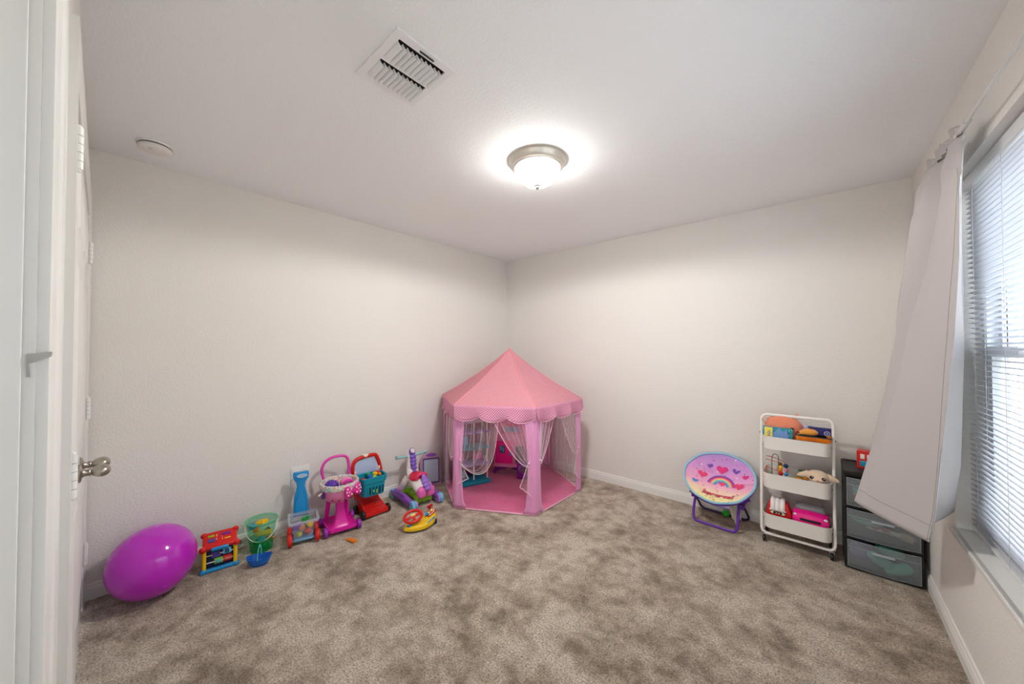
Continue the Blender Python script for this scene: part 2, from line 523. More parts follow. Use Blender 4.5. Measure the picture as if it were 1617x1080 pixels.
m.prism([(0, -0.008), (0.018, 0.001), (0.019, 0.006), (0.018, 0.008), (0, 0.005), (-0.002, 0.005), (-0.002, -0.026), (0.001, -0.026)], 0.0008, M=Matrix(((0, 0, 1, 0), (1, 0, 0, 0), (0, 1, 0, 0), (0, 0, 0, 1))))
m.build('jamb_shadow_mark', mat('shadow_mark_grey', (176, 175, 171), 0.55), trim2)

# ------------------------------------------------------------------ window
XF = RW + 0.085
M_VINYL = mat('white_vinyl', (232, 235, 238), 0.35)
m = MB()
FW = 0.045
m.box((XF + 0.03, WY1 - FW / 2, (WZ0 + WZ1) / 2), (0.06, FW, WZ1 - WZ0)); m.box((XF + 0.03, WY0 + FW / 2, (WZ0 + WZ1) / 2), (0.06, FW, WZ1 - WZ0))
m.box((XF + 0.03, (WY0 + WY1) / 2, WZ1 - FW / 2), (0.06, WY1 - WY0 - 2 * FW, FW)); m.box((XF + 0.03, (WY0 + WY1) / 2, WZ0 + 0.05), (0.06, WY1 - WY0 - 2 * FW, 0.05))
win = struct(m.build('window_1', M_VINYL))
M_GLASS = mat('window_glass', (255, 255, 255), 0.0, trans=1.0, ior=1.01, alpha=1.0, spec=0.2)
ZM = 1.335
def sash(nm, x, y0, y1, z0, z1, w):
    q = MB()
    q.box((x, y1 - w / 2, (z0 + z1) / 2), (0.025, w, z1 - z0)); q.box((x, y0 + w / 2, (z0 + z1) / 2), (0.025, w, z1 - z0))
    q.box((x, (y0 + y1) / 2, z1 - w / 2), (0.025, y1 - y0 - 2 * w, w)); q.box((x, (y0 + y1) / 2, z0 + w / 2), (0.025, y1 - y0 - 2 * w, w))
    o = q.build(nm, M_VINYL, win)
    g = bx('pane', x - 0.002, x + 0.002, y0 + w, y1 - w, z0 + w, z1 - w, M_GLASS, o)
    return o
ya, yb = WY0 + FW, WY1 - FW
sash('sash', XF + 0.045, ya, yb, ZM - 0.02, WZ1 - FW, 0.035)
sash('sash', XF + 0.015, ya, yb, WZ0 + 0.075, ZM + 0.025, 0.042)
# sill board
m = MB(); m.box((RW + 0.035, (WY0 + WY1) / 2, WZ0 + 0.0075), (0.10, WY1 - WY0 - 0.004, 0.015))
m.box((RW - 0.009, (WY0 + WY1) / 2, WZ0 + 0.004), (0.022, WY1 - WY0 + 0.06, 0.022), 0.004)
struct(m.build('trim_3', M_TRIM))
# insect screen behind the lower sash
bxs = bx('insect_screen', XF + 0.052, XF + 0.0535, ya, yb, WZ0 + 0.07, ZM, sheer('insect_screen_mesh', (120, 124, 122), 0.32), win)

# horizontal blind
M_SLAT = mat('white_blind_slat', (228, 231, 238), 0.45)
NT(M_SLAT)
tlm = NT(M_SLAT); tr_ = tlm.n('ShaderNodeBsdfTranslucent'); tr_.inputs['Color'].default_value = (0.85, 0.88, 0.95, 1)
mx_ = tlm.n('ShaderNodeMixShader'); mx_.inputs[0].default_value = 0.06
tlm.l(tlm.b.outputs[0], mx_.inputs[1]); tlm.l(tr_.outputs[0], mx_.inputs[2]); tlm.l(mx_.outputs[0], tlm.t.nodes['Material Output'].inputs['Surface'])
XB = RW + 0.052
blind = thing('window_blind', 'white horizontal slat blind hanging inside the window opening', 'blind', (XB, (WY0 + WY1) / 2, 2.10))
L = (WY1 - WY0) / 2 - 0.014
m = MB(); m.box((0.0, 0, -0.026), (0.042, 2 * L, 0.048), 0.004); m.build('headrail', mat('blind_rail', (226, 228, 230), 0.4), blind)
m = MB()
N = 66; zt, zb = -0.068, 2.10 - 0.60
for i in range(N):
    z = -(0.068 + i * (1.502 - 0.068) / (N - 1)); a = radians(17)
    V = []
    for yy in (-L, L):
        for k in range(5):
            t = (k - 2) / 2 * 0.0125; h = 0.0022 * (1 - (k - 2) ** 2 / 4)
            V.append((t * cos(a) - h * sin(a) * 0, yy, z - t * sin(a) + h))
    m.add(V, [[k, k + 1, 5 + k + 1, 5 + k] for k in range(4)], True)
sl = m.build('slats', M_SLAT, blind); solid(sl, 0.0008)
m = MB(); m.box((0, 0, -1.528), (0.026, 2 * L, 0.014), 0.003); m.build('bottom_rail', mat('blind_rail', (226, 228, 230), 0.4), blind)
for yy in (L - 0.10, L - 0.42, L - 0.95, L - 1.4):
    m = MB()
    for sx in (-0.0135, 0.0135): m.cyl((sx, yy, -0.05), (sx, yy, -1.525), 0.0008, n=5)
    m.build('ladder_cord', mat('blind_cord', (205, 208, 212), 0.8), blind)
m = MB(); m.cyl((-0.03, L - 0.022, -0.04), (-0.03, L - 0.022, -0.74), 0.0042, n=8); m.cyl((-0.03, L - 0.022, -0.74), (-0.03, L - 0.022, -0.79), 0.006, n=8)
m.build('tilt_wand', clear('clear_wand', (240, 244, 250), 0.6), blind)

# outside: neighbouring house wall and ground
M_SID = mat('pale_siding', (214, 203, 186), 0.8)
t = NT(M_SID); tc = t.n('ShaderNodeTexCoord'); sp = t.n('ShaderNodeSeparateXYZ'); t.l(tc.outputs['Object'], sp.inputs[0])
f = t.math('FRACT', t.math('MULTIPLY', sp.outputs[2], 5.5)); bp = t.n('ShaderNodeBump'); bp.inputs['Distance'].default_value = 0.02
t.l(f, bp.inputs['Height']); t.l(bp.outputs['Normal'], t.b.inputs['Normal'])
hs = thing('neighbour_house', 'pale sided house wall seen through the window blind', 'house', (RW + 5.5, 0, -0.4))
m = MB(); m.box((0, 1.0, 1.3), (0.2, 9, 2.6)); m.build('wall', M_SID, hs)
m = MB(); m.prism([(-0.6, 2.55), (1.6, 3.6), (1.7, 3.5), (-0.5, 2.45)], 9.4, M=T(0, 5.7, 0) @ RX(90)); m.build('roof', mat('grey_shingles', (120, 116, 112), 0.9, bump=(30, 0.5, 0.01)), hs)
m = MB(); m.box((-0.11, 3.4, 1.5), (0.03, 0.9, 1.2)); fr = m.build('window', M_VINYL, hs)
m = MB(); m.box((-0.13, 3.4, 1.5), (0.02, 0.78, 1.08)); m.build('pane', mat('dark_glass', (70, 80, 90), 0.1), fr)
gr = bx('floor_bounce_ground', RW + 0.15, RW + 14, -12, 12, -0.5, -0.4, mat('pale_bounce_ground', (206, 202, 192), 0.9, bump=(20, 0.6, 0.02))); struct(gr)  # ground made pale to bounce skylight up through the blind

# ------------------------------------------------------------------ ceiling things
V_ = thing('air_vent', 'square white louvred supply vent set in the ceiling', 'vent', (1.771, -2.582, RH))
m = MB()
for x0, x1, y0, y1 in ((-0.149, 0.149, 0.1, 0.127), (-0.149, 0.149, -0.127, -0.1), (-0.149, -0.118, -0.1, 0.1), (0.118, 0.149, -0.1, 0.1), (-0.008, 0.008, -0.1, 0.1)):
    m.box(((x0 + x1) / 2, (y0 + y1) / 2, -0.004), (x1 - x0, y1 - y0, 0.008))
M_VENT = mat('vent_white', (242, 242, 243), 0.45)
m.build('frame', M_VENT, V_)
m = MB(); m.box((0, 0, -0.0008), (0.24, 0.205, 0.0012)); m.build('duct', mat('vent_duct_black', (18, 18, 18), 0.9), V_)
for c in (-0.0625, 0.0625):
    for k in range(10):
        y = -0.088 + k * 0.0198
        q = MB()
        rings = []
        for xx in (c - 0.056, c + 0.040):
            rings.append([Vector((xx, y + a, z)) for a, z in ((-0.009, -0.0015), (0.006, -0.0175), (0.0085, -0.0185), (0.0085, -0.0205), (0.0055, -0.0195), (-0.0105, -0.003))])
        q.loft(rings, True, False); q.build('louvre', M_VENT, V_)
m = MB(); m.box((0.132, 0.005, -0.011), (0.003, 0.06, 0.006)); m.build('damper_lever', mat('vent_slot', (60, 60, 60), 0.6), V_)

LX, LY = 1.76, -1.705
lamp = thing('ceiling_light', 'round flush ceiling light with nickel rim and lit frosted glass dome', 'ceiling light', (LX, LY, RH))
m = MB(); m.lathe([(0, 0), (0.172, 0), (0.1725, -0.004), (0.166, -0.008), (0.163, -0.014), (0.158, -0.024), (0.152, -0.034), (0.146, -0.040), (0.139, -0.043), (0.136, -0.049), (0.128, -0.051), (0.126, -0.046)], n=64)
m.build('rim', mat('brushed_nickel', (214, 209, 200), 0.42, 0.8), lamp)
m = MB(); prof = [(0.1265 * cos(a) ** 0.8 if a < pi / 2 - 1e-6 else 0, -0.046 - 0.097 * sin(a)) for a in [pi / 2 * k / 14 for k in range(15)]]
m.lathe(prof, n=48); m.build('glass_dome', glow('lit_frosted_glass', (255, 252, 247), LAMP_EMIT), lamp)
m = MB(); m.lathe([(0, -0.138), (0.017, -0.140), (0.019, -0.146), (0.012, -0.151), (0.013, -0.158), (0.006, -0.165), (0, -0.166)], n=20)
m.build('finial', mat('finial_nickel', (150, 145, 138), 0.5, 0.3), lamp)

sd = bpy.data.lights.new('ceiling_light_bulb', 'SPOT'); sd.energy = LAMP_SPOT; sd.spot_size = radians(180); sd.spot_blend = 0.2; sd.shadow_soft_size = 0.09; sd.color = (1.0, 0.97, 0.925)
so = bpy.data.objects.new('ceiling_light_bulb', sd); so.location = (LX, LY, RH - 0.185); COL.objects.link(so)

smk = thing('smoke_detector', 'round white smoke detector on the ceiling above the closet corner', 'smoke detector', (0.305, -3.175, RH))
M_PL = mat('white_plastic', (236, 233, 230), 0.4)
m = MB(); m.lathe([(0, 0), (0.072, 0), (0.072, -0.008), (0.066, -0.010)], n=40); m.build('base', M_PL, smk)
m = MB(); m.lathe([(0.060, -0.010), (0.060, -0.015), (0.0, -0.0151)], n=40); m.build('vent_gap', M_DARK, smk)
m = MB(); m.lathe([(0.066, -0.0145), (0.066, -0.024), (0.060, -0.031), (0.046, -0.035), (0, -0.036)], n=40); m.build('cover', M_PL, smk)
m = MB(); m.cyl((0.03, -0.02, -0.034), (0.03, -0.02, -0.0375), 0.007, n=14); m.build('test_button', mat('button_grey', (205, 202, 198), 0.5), smk)

out = thing('wall_outlet', 'double white outlet plate on the left wall behind the blue paddle handle', 'outlet', (0, -2.355, 0.40), 90)
m = MB(); m.box((0, -0.003, 0), (0.13, 0.006, 0.118), 0.002); m.build('plate', M_PL, out)
for sx in (-0.03, 0.03):
    m = MB(); m.box((sx, -0.0068, 0), (0.034, 0.002, 0.068), 0.0008); m.m = 1
    for sz in (-0.018, 0.018):
        for q in (-0.006, 0.006): m.box((sx + q, -0.0079, sz), (0.002, 0.0006, 0.008))
    m.build('socket', [M_PL, M_DARK], out)

# ------------------------------------------------------------------ curtain rod and curtain
rod = thing('curtain_rod', 'thin white curtain rod over the window', 'curtain rod', (RW - 0.06, -1.3, 2.15))
M_ROD = mat('satin_white_rod', (214, 212, 207), 0.3, 0.25)
m = MB(); m.cyl((0, -1.9, 0), (0, 0.0, 0), 0.0065, n=14); m.build('inner_rod', M_ROD, rod)
m = MB(); m.tube([(0, -0.07, 0), (0, 0.1, 0), (0, 0.3, 0), (0.004, 0.36, 0), (0.03, 0.385, 0), (0.052, 0.388, 0)], 0.0095, n=14); m.build('outer_sleeve', M_ROD, rod)
m = MB(); m.box((0.057, 0.388, 0), (0.006, 0.03, 0.045), 0.002); m.build('bracket', M_ROD, rod)
m = MB(); m.cyl((0, -0.075, 0), (0, -0.062, 0), 0.0112, n=14); m.build('collar', M_ROD, rod)

M_CURT = mat('light_grey_linen', (184, 179, 178), 0.9, sheen=0.2, bump=(700, 0.25, 0.001))
M_LINING = mat('white_curtain_lining', (222, 227, 232), 0.85)
tm = NT(M_LINING)
Lp = [(3.372, -0.925, 2.14), (3.330, -0.909, 1.943), (3.306, -0.880, 1.709), (3.253, -0.836, 1.355), (3.174, -0.770, 0.815), (3.128, -0.736, 0.543)]
Rp = [(3.391, -1.313, 2.14), (3.385, -1.286, 1.937), (3.386, -1.255, 1.699), (3.378, -1.218, 1.406), (3.337, -1.124, 0.662), (3.324, -1.110, 0.552)]
Bp = [(3.415, -1.10, 2.14), (3.425, -1.05, 1.95), (3.430, -1.03, 1.70), (3.432, -1.045, 1.34), (3.434, -0.96, 0.85), (3.432, -0.862, 0.628)]
def along(P, v):
    """point on polyline by height fraction v (0 top .. 1 bottom)"""
    z = P[0][2] + (P[-1][2] - P[0][2]) * v
    for a, c in zip(P, P[1:]):
        if a[2] >= z - 1e-9 >= c[2] - 1e-6:
            t = (a[2] - z) / (a[2] - c[2]); return Vector(a).lerp(Vector(c), t)
    return Vector(P[-1])
def curt(u, v):
    # v in 0..1; u 0..0.62 front face, 0.62..1 fold going back to the wall
    l, r, bk = along(Lp, v), along(Rp, v), along(Bp, v)
    if u < 0.62:
        s = u / 0.62; p = l.lerp(r, s)
        n = Vector((-1, 0.35, 0)).normalized()
        g = (1 - v)
        # soft vertical folds, deep valley running down from the gathered top towards the left edge
        c0 = 0.42 - 0.30 * min(1, v / 0.45)
        p = p - n * (0.072 * math.exp(-((s - max(c0, 0.05)) / 0.10) ** 2) * (g ** 0.7) * min(1, v * 12))
        p = p + n * (0.018 * sin(s * pi) * v + 0.014 * sin(s * 9 + 0.6) * g ** 2 + 0.006 * sin(s * 5 + 7 * v))
        if v < 0.10: p = p + n * 0.012 * sin(s * 34) * (1 - abs(v - 0.05) / 0.05) * (1 if v > 0.02 else 0.3)
    else:
        s = (u - 0.62) / 0.38; p = r.lerp(bk, s); p.z = r.z + (bk.z - r.z) * min(1.0, s * 12)
        p.x += 0.004 * sin(s * pi)
    return p
cur = thing('curtain', 'light grey curtain panel gathered on the rod with its hem swung into the room', 'curtain', (3.39, -1.12, 2.15))
Mi = Matrix.Translation((-3.39, 1.12, -2.15))
m = MB(Mi); m.grid(lambda u, v: curt(u, v), 90, 80, uvfn=lambda u, v: (u * 0.7, v * 1.6))
c_ = m.build('panel', [M_LINING, M_CURT], cur)
c_.modifiers.new('thickness', 'SOLIDIFY'); c_.modifiers[-1].thickness = 0.004; c_.modifiers[-1].offset = -1; c_.modifiers[-1].material_offset = 1
# header ruffle standing above the rod
def header(u, v):
    l, r = Vector(Lp[0]), Vector(Rp[0]); p = l.lerp(r, u)
    amp = 0.004 + 0.006 * v
    p.x += amp * sin(u * 44 + 0.5) - 0.006; p.y += 0.004 * cos(u * 41) * v
    p.z = 2.135 + v * (0.040 + 0.012 * sin(u * 17))
    return p
m = MB(Mi); m.grid(header, 80, 6); h_ = m.build('header', M_CURT, cur); solid(h_, 0.003)
# stitched hem lines
m = MB(Mi); m.tube([curt(0.60, v) + Vector((-0.0035, -0.002, 0)) for v in [k / 40 for k in range(3, 41)]], 0.0010, n=4, interp=False); m.build('side_seam', mat('seam_thread', (150, 140, 134), 0.9), cur)
m = MB(Mi); m.tube([curt(0.62 * s / 30, 0.955) + Vector((-0.004, -0.003, 0)) for s in range(0, 31)], 0.0010, n=4, interp=False); m.build('hem_seam', mat('seam_thread', (150, 140, 134), 0.9), cur)
# ------------------------------------------------------------------ colours shared by the toys
P_RED = mat('red_plastic', (214, 30, 26), 0.3)
P_YEL = mat('yellow_plastic', (246, 200, 20), 0.32)
P_BLUE = mat('bright_blue_plastic', (28, 146, 214), 0.32)
P_TEAL = mat('teal_plastic', (18, 150, 178), 0.38)
P_PINK = mat('light_pink_plastic', (236, 140, 190), 0.35)
P_MAG = mat('magenta_plastic', (226, 34, 166), 0.3)
P_HOT = mat('hot_pink_plastic', (240, 20, 140), 0.35)
P_PUR = mat('purple_plastic', (132, 76, 176), 0.35)
P_DPUR = mat('deep_purple_plastic', (128, 30, 140), 0.38)
P_LPUR = mat('lavender_plastic', (170, 140, 214), 0.4)
P_LIME = mat('lime_plastic', (150, 210, 30), 0.35)
P_GREEN = mat('green_plastic', (24, 160, 70), 0.35)
P_WHITE = mat('toy_white_plastic', (240, 234, 232), 0.35)
P_BLACK = mat('black_plastic', (24, 24, 26), 0.4)
P_NAVY = mat('navy_plastic', (16, 36, 78), 0.35)
P_LBLUE = mat('sky_blue_plastic', (110, 190, 230), 0.35)
P_ORG = mat('orange_plastic', (240, 130, 24), 0.4)
P_AQUA = mat('aqua_plastic', (96, 206, 206), 0.4)

# ------------------------------------------------------------------ balloon
bal = thing('balloon', 'large shiny magenta balloon resting on the carpet by the closet corner', 'balloon', (0.212, -3.150, 0.185))
m = MB(); rings = []
prof = []
for k in range(25):
    a = pi * k / 24
    prof.append((0.183 * sin(a) * (1 + 0.03 * cos(a)), 0.187 * cos(a)))
m.lathe(prof, n=48, M=RY(-62) @ RX(10))
m.build('skin', mat('magenta_balloon', (196, 30, 200), 0.12, coat=0.6, sub=0.15), bal)
m = MB(RY(-62) @ RX(10)); m.lathe([(0, -0.184), (0.012, -0.188), (0.006, -0.194), (0.013, -0.200), (0, -0.199)], n=14)
m.build('knot', mat('magenta_balloon', (196, 30, 200)), bal)

# ------------------------------------------------------------------ activity cube
cube = thing('activity_cube', 'red and yellow learning cube with a letter B tile beside the balloon', 'toy', (0.205, -2.862, 0), 80)
W2 = 0.078
m = MB(); m.tube([(-W2, -0.002, 0.012), (W2, -0.002, 0.012)], 0.012, n=12, interp=False)
m.ell((-W2, -0.002, 0.013), 0.0165); m.ell((W2, -0.002, 0.013), 0.0165)
m.tube([(-W2, 0, 0.012), (-W2, 0.09, 0.012)], 0.011, n=10, interp=False); m.tube([(W2, 0, 0.012), (W2, 0.09, 0.012)], 0.011, n=10, interp=False)
m.build('base_rail', P_BLUE, cube)
for sx in (-1, 1):
    m = MB(); m.cyl((sx * (W2 - 0.004), 0, 0.02), (sx * (W2 - 0.004), 0.004, 0.138), 0.0105, n=16); m.build('post', P_YEL, cube)
    m = MB(); m.cyl((sx * (W2 - 0.004), 0.09, 0.02), (sx * (W2 - 0.004), 0.085, 0.18), 0.009, n=12); m.build('post', P_RED, cube)
m = MB(); m.box((0, 0.035, 0.08), (0.135, 0.05, 0.12), 0.006); m.build('core', P_NAVY, cube)
m = MB()
K = T(0, 0, 0.138) @ RX(30)
m.box((0, 0.048, 0.008), (0.165, 0.115, 0.026), 0.010, M=K)
for sx in (-1, 1):
    m.ell((sx * (W2 + 0.002), 0.0, 0.006), (0.019, 0.018, 0.020), M=K); m.ell((sx * (W2 - 0.002), 0.094, 0.012), (0.017, 0.016, 0.018), M=K)
m.m = 1
for a_ in range(9): m.ell((-0.008 + 0.02 * cos(a_ * 2.1) * 0.9, 0.055 + 0.02 * sin(a_ * 1.7), 0.0215), 0.0026, n=8, m=5, M=K)
top = m.build('top_panel', [P_RED, P_WHITE], cube)
q = MB(K); q.box((0, -0.010, 0.006), (0.085, 0.022, 0.022), 0.008); q.build('front_roller', P_BLUE, top)
q = MB(K); q.box((-0.04, 0.04, 0.0225), (0.034, 0.024, 0.006), 0.002); q.build('button', mat('toy_violet', (70, 70, 150), 0.4), top)
q = MB(K); q.box((-0.042, 0.072, 0.0225), (0.030, 0.012, 0.006), 0.002); q.build('button', P_LIME, top)
q = MB(K); q.box((0.03, 0.07, 0.0225), (0.046, 0.018, 0.006), 0.002); q.build('button', P_DPUR, top)
q = MB(K); q.box((0.036, 0.035, 0.0225), (0.03, 0.008, 0.005), 0.002); q.build('button', P_YEL, top)
def tile(x, z, m_, nm='tile'):
    q = MB(); q.box((x, 0.006, z), (0.042, 0.010, 0.036), 0.006); return q.build(nm, m_, cube)
tB = tile(0.034, 0.103, P_LBLUE)
text_mesh('letter', 'B', 0.036, mat('navy_ink', (12, 24, 84), 0.5), tB, (0.034, -0.0002, 0.103), (90, 0, 0))
tile(-0.018, 0.096, mat('violet_tile', (84, 72, 160), 0.4))
tg = tile(-0.006, 0.056, mat('leaf_tile', (130, 200, 70), 0.4))
q = MB(); q.box((-0.006, -0.0002, 0.052), (0.028, 0.002, 0.009), 0.002); q.box((-0.006, -0.0002, 0.060), (0.016, 0.002, 0.010), 0.003); q.m = 1
for sx in (-0.014, 0.002): q.cyl((sx, -0.001, 0.047), (sx, 0.002, 0.047), 0.004, n=10)
q.build('car_picture', [P_LBLUE, P_NAVY], tg)
tr = tile(0.036, 0.058, P_RED)
q = MB(); q.box((0.036, -0.0002, 0.058), (0.028, 0.002, 0.014), 0.001); q.build('picture', mat('dusty_pink_print', (206, 130, 130), 0.5), tr)
q = MB()
for z in (0.056, 0.098): q.cyl((-W2, 0.004, z), (W2, 0.004, z), 0.003, n=8)
q.build('axle', P_WHITE, cube)

# ------------------------------------------------------------------ door stop on the baseboard
ds = thing('spring_door_stop', 'small spring door stop with white tip on the left baseboard', 'door stop', (0.013, -2.725, 0.045))
m = MB(); pts = [(0.004 + 0.062 * k / 90, 0.0045 * cos(k * 0.7), 0.0045 * sin(k * 0.7)) for k in range(90)]
m.tube(pts, 0.0012, n=5, interp=False); m.build('spring', M_NICKEL, ds)
m = MB(); m.cyl((0, 0, 0), (0.006, 0, 0), 0.010, n=16); m.build('mount', mat('bronze_mount', (90, 66, 48), 0.4, 0.6), ds)
m = MB(); m.cyl((0.064, 0, 0), (0.077, 0, 0), 0.008, 0.0095, n=16); m.build('tip', P_WHITE, ds)

# ------------------------------------------------------------------ green bucket with building blocks
CL_GREEN = clear('clear_green', (20, 175, 90), 0.32)
CL_GREEN2 = clear('clear_pale_green', (120, 220, 165), 0.15)
bk = thing('toy_bucket', 'clear green bucket of building blocks with white wire handle', 'bucket', (0.140, -2.632, 0))
m = MB(); m.lathe([(0, 0.002), (0.058, 0.002), (0.062, 0.006), (0.072, 0.085)], n=36); b_ = m.build('lower_body', CL_GREEN, bk)
m = MB(); m.lathe([(0.072, 0.085), (0.084, 0.196)], n=36); m.build('upper_body', CL_GREEN2, bk)
m = MB(); m.lathe([(0.083, 0.19), (0.092, 0.192), (0.094, 0.198), (0.092, 0.203), (0.084, 0.203)], n=36); m.build('rim', clear('clear_green_rim', (110, 220, 165), 0.42), bk)
m = MB(); pts = []
for k in range(17):
    a = pi * k / 16; pts.append((0.086 * cos(radians(-30)) * 0 + 0.0, 0, 0))
ax = Vector((0.35, 0.937, 0)); fr = Vector((0.937, -0.35, 0))
pts = [ax * (0.092 * cos(pi * k / 16)) + fr * (0.088 * sin(pi * k / 16)) * 0.75 + Vector((0, 0, 0.185 - 0.105 * sin(pi * k / 16))) for k in range(17)]
m.tube(pts, 0.0025, n=8); m.build('handle', P_WHITE, bk)
def brick(nx, ny, s=0.014, hh=0.018):
    q = MB(); q.box((0, 0, hh / 2), (nx * s, ny * s, hh), 0.001)
    for i in range(nx):
        for j in range(ny): q.cyl(((i - (nx - 1) / 2) * s, (j - (ny - 1) / 2) * s, hh), ((i - (nx - 1) / 2) * s, (j - (ny - 1) / 2) * s, hh + 0.004), s * 0.3, n=10)
    return q
def toy_brick(nx, ny, m_, loc, rot, label, s=0.014, group='building blocks in the green bucket'):
    o = brick(nx, ny, s).build('building_block', m_)
    o.location = loc; o.rotation_euler = [radians(a) for a in rot]
    return tag(o, label, 'block', group)
bx_, by_ = 0.140, -2.632
toy_brick(3, 2, P_YEL, (bx_ - 0.005, by_ + 0.002, 0.168), (15, -15, 30), 'large yellow block standing topmost in the green bucket', 0.024)
toy_brick(6, 2, mat('mustard_plastic', (226, 178, 20), 0.4), (bx_ + 0.032, by_ + 0.006, 0.118), (55, 0, 68), 'long yellow studded block tilted across the green bucket', 0.015)
toy_brick(2, 2, P_BLUE, (bx_ + 0.010, by_ - 0.052, 0.166), (10, 10, 20), 'blue block at the left rim inside the green bucket', 0.016)
toy_brick(2, 2, P_TEAL, (bx_ + 0.042, by_ - 0.010, 0.082), (40, 10, 50), 'teal block low in the middle of the green bucket', 0.016)
toy_brick(3, 1, P_ORG, (bx_ + 0.035, by_ + 0.032, 0.075), (20, 30, 80), 'orange block low at the right of the green bucket', 0.016)
toy_brick(2, 2, P_ORG, (bx_ + 0.018, by_ - 0.03, 0.138), (10, -20, 60), 'orange block under the blue block in the green bucket', 0.015)
toy_brick(3, 2, P_GREEN, (bx_ + 0.015, by_ - 0.025, 0.055), (10, 0, 20), 'green block near the bottom left of the green bucket', 0.016)
toy_brick(3, 2, P_GREEN, (bx_ + 0.012, by_ + 0.022, 0.012), (0, 0, 70), 'green block lying on the floor of the green bucket', 0.016)
toy_brick(2, 2, mat('brown_plastic', (96, 58, 36), 0.5), (bx_ + 0.006, by_ + 0.038, 0.112), (30, 10, 10), 'brown block behind the long yellow block in the bucket', 0.016)

# small blue berry basket
bb = thing('toy_basket', 'small blue basket with aqua handle in front of the bucket', 'basket', (0.330, -2.690, 0), 62)
m = MB(); lv = []
def boat(z, s):
    out = []
    for k in range(28):
        a = 2 * pi * k / 28; c, d = cos(a), sin(a)
        out.append(Vector((0.068 * s * (abs(c) ** 0.85) * (1 if c > 0 else -1), 0.044 * s * (abs(d) ** 0.9) * (1 if d > 0 else -1), z + (0.010 * (abs(c) ** 3)) * (z / 0.05))))
    return out
R_ = [boat(0.001, 0.6), boat(0.012, 0.72), boat(0.05, 1.0), boat(0.051, 0.96), boat(0.014, 0.68)]
m.loft(R_, False, True); m.add(R_[0], [list(range(28))[::-1]]); m.add(R_[-1], [list(range(28))])
m.build('bowl', mat('royal_blue_plastic', (18, 96, 190), 0.4), bb)
m = MB()
for lvz, s in ((0.022, 0.80), (0.036, 0.90)):
    m.tube(boat(lvz, s), 0.0022, n=6, closed=True, k=1)
for k in range(0, 28, 2):
    m.tube([boat(0.004, 0.63)[k], boat(0.05, 1.0)[k]], 0.002, n=6, interp=False)
m.build('weave', mat('mid_blue_plastic', (30, 118, 208), 0.4), bb)
m = MB(); m.tube([Vector((0.0, -0.041 * cos(pi * k / 12), 0.045 + 0.072 * sin(pi * k / 12))) for k in range(13)], 0.0065, n=8, flat=0.35, up=(1, 0, 0))
m.build('handle', P_AQUA, bb)

# ------------------------------------------------------------------ push cart with a clear bin and blue paddle handle
WC = thing('toy_bin_cart', 'push cart with clear bin on red wheels and blue paddle handle', 'toy cart', (0.225, -2.405, 0), 74)
CLR = clear('clear_frosted_plastic', (225, 232, 244), 0.15, 0.25)
def wheel(name, c, r, w, m_, parent, hub=None, axis='x', n=28):
    q = MB(T(*c)); K = RY(90) if axis == 'x' else RX(90)
    q.lathe([(0, -w / 2), (r * 0.75, -w / 2), (r * 0.93, -w * 0.46), (r, -w * 0.3), (r, w * 0.3), (r * 0.93, w * 0.46), (r * 0.75, w / 2), (0, w / 2)], n=n, M=K)
    q.m = 1
    for s in (-1, 1): q.lathe([(r * 0.42, s * w * 0.5), (r * 0.38, s * w * 0.60), (0, s * w * 0.62)], n=n, M=K)
    return q.build(name, [m_, hub or m_], parent)
m = MB(); rloft(m, [(0.045, 0.115, 0.125), (0.16, 0.155, 0.165)], 0.015, caps=(True, False)); m.build('bin', CLR, WC)
m = MB(); rloft(m, [(0.150, 0.168, 0.178), (0.152, 0.182, 0.192), (0.166, 0.186, 0.196), (0.166, 0.158, 0.168), (0.15, 0.15, 0.16)], 0.018, caps=(False, False)); m.build('bin_rim', clear('clear_rim', (232, 238, 248), 0.42, 0.25), WC)
for sx in (-0.045, 0.045):
    for y_, h_ in ((-0.098, 0.028), (0.098, 0.036)):
        m = MB(); m.box((sx, y_, 0.166), (0.008, 0.006, h_), 0.002); m.build('clip', clear('clear_rim', (228, 234, 246)), WC)
m = MB(); m.box((0, 0, 0.034), (0.12, 0.14, 0.014), 0.004); m.box((0, -0.05, 0.03), (0.16, 0.012, 0.012), 0.003); m.box((0, 0.05, 0.03), (0.16, 0.012, 0.012), 0.003)
m.build('chassis', mat('pale_blue_plastic', (120, 170, 210), 0.4), WC)
for sx in (-1, 1):
    for sy in (-1, 1): wheel('wheel', (sx * 0.082, sy * 0.062, 0.042 if sy < 0 else 0.040), 0.041, 0.026, P_RED, WC)
m = MB(T(-0.012, 0.093, 0.15) @ RX(-3))
def slab(z, w, d): return [Vector((p[0], p[1], z)) for p in rrect(w, d, min(w, d) * 0.4, 4)]
m.loft([slab(-0.012, 0.098, 0.016), slab(0.05, 0.095, 0.018), slab(0.12, 0.086, 0.018), slab(0.16, 0.068, 0.016), slab(0.195, 0.052, 0.015), slab(0.225, 0.060, 0.017), slab(0.248, 0.088, 0.020), slab(0.258, 0.098, 0.022), slab(0.292, 0.100, 0.022), slab(0.300, 0.094, 0.018)])
pad = m.build('paddle_handle', P_BLUE, WC)
q = MB(T(-0.012, 0.093, 0.15) @ RX(-3)); q.lathe([(0, 0), (0.024, 0.001), (0.026, 0.006), (0.020, 0.009)], n=20, M=T(0.006, -0.0115, 0.272) @ RX(90), sx=1.3, sy=0.55); q.build('pad_label', mat('pale_label', (190, 214, 232), 0.5), pad)
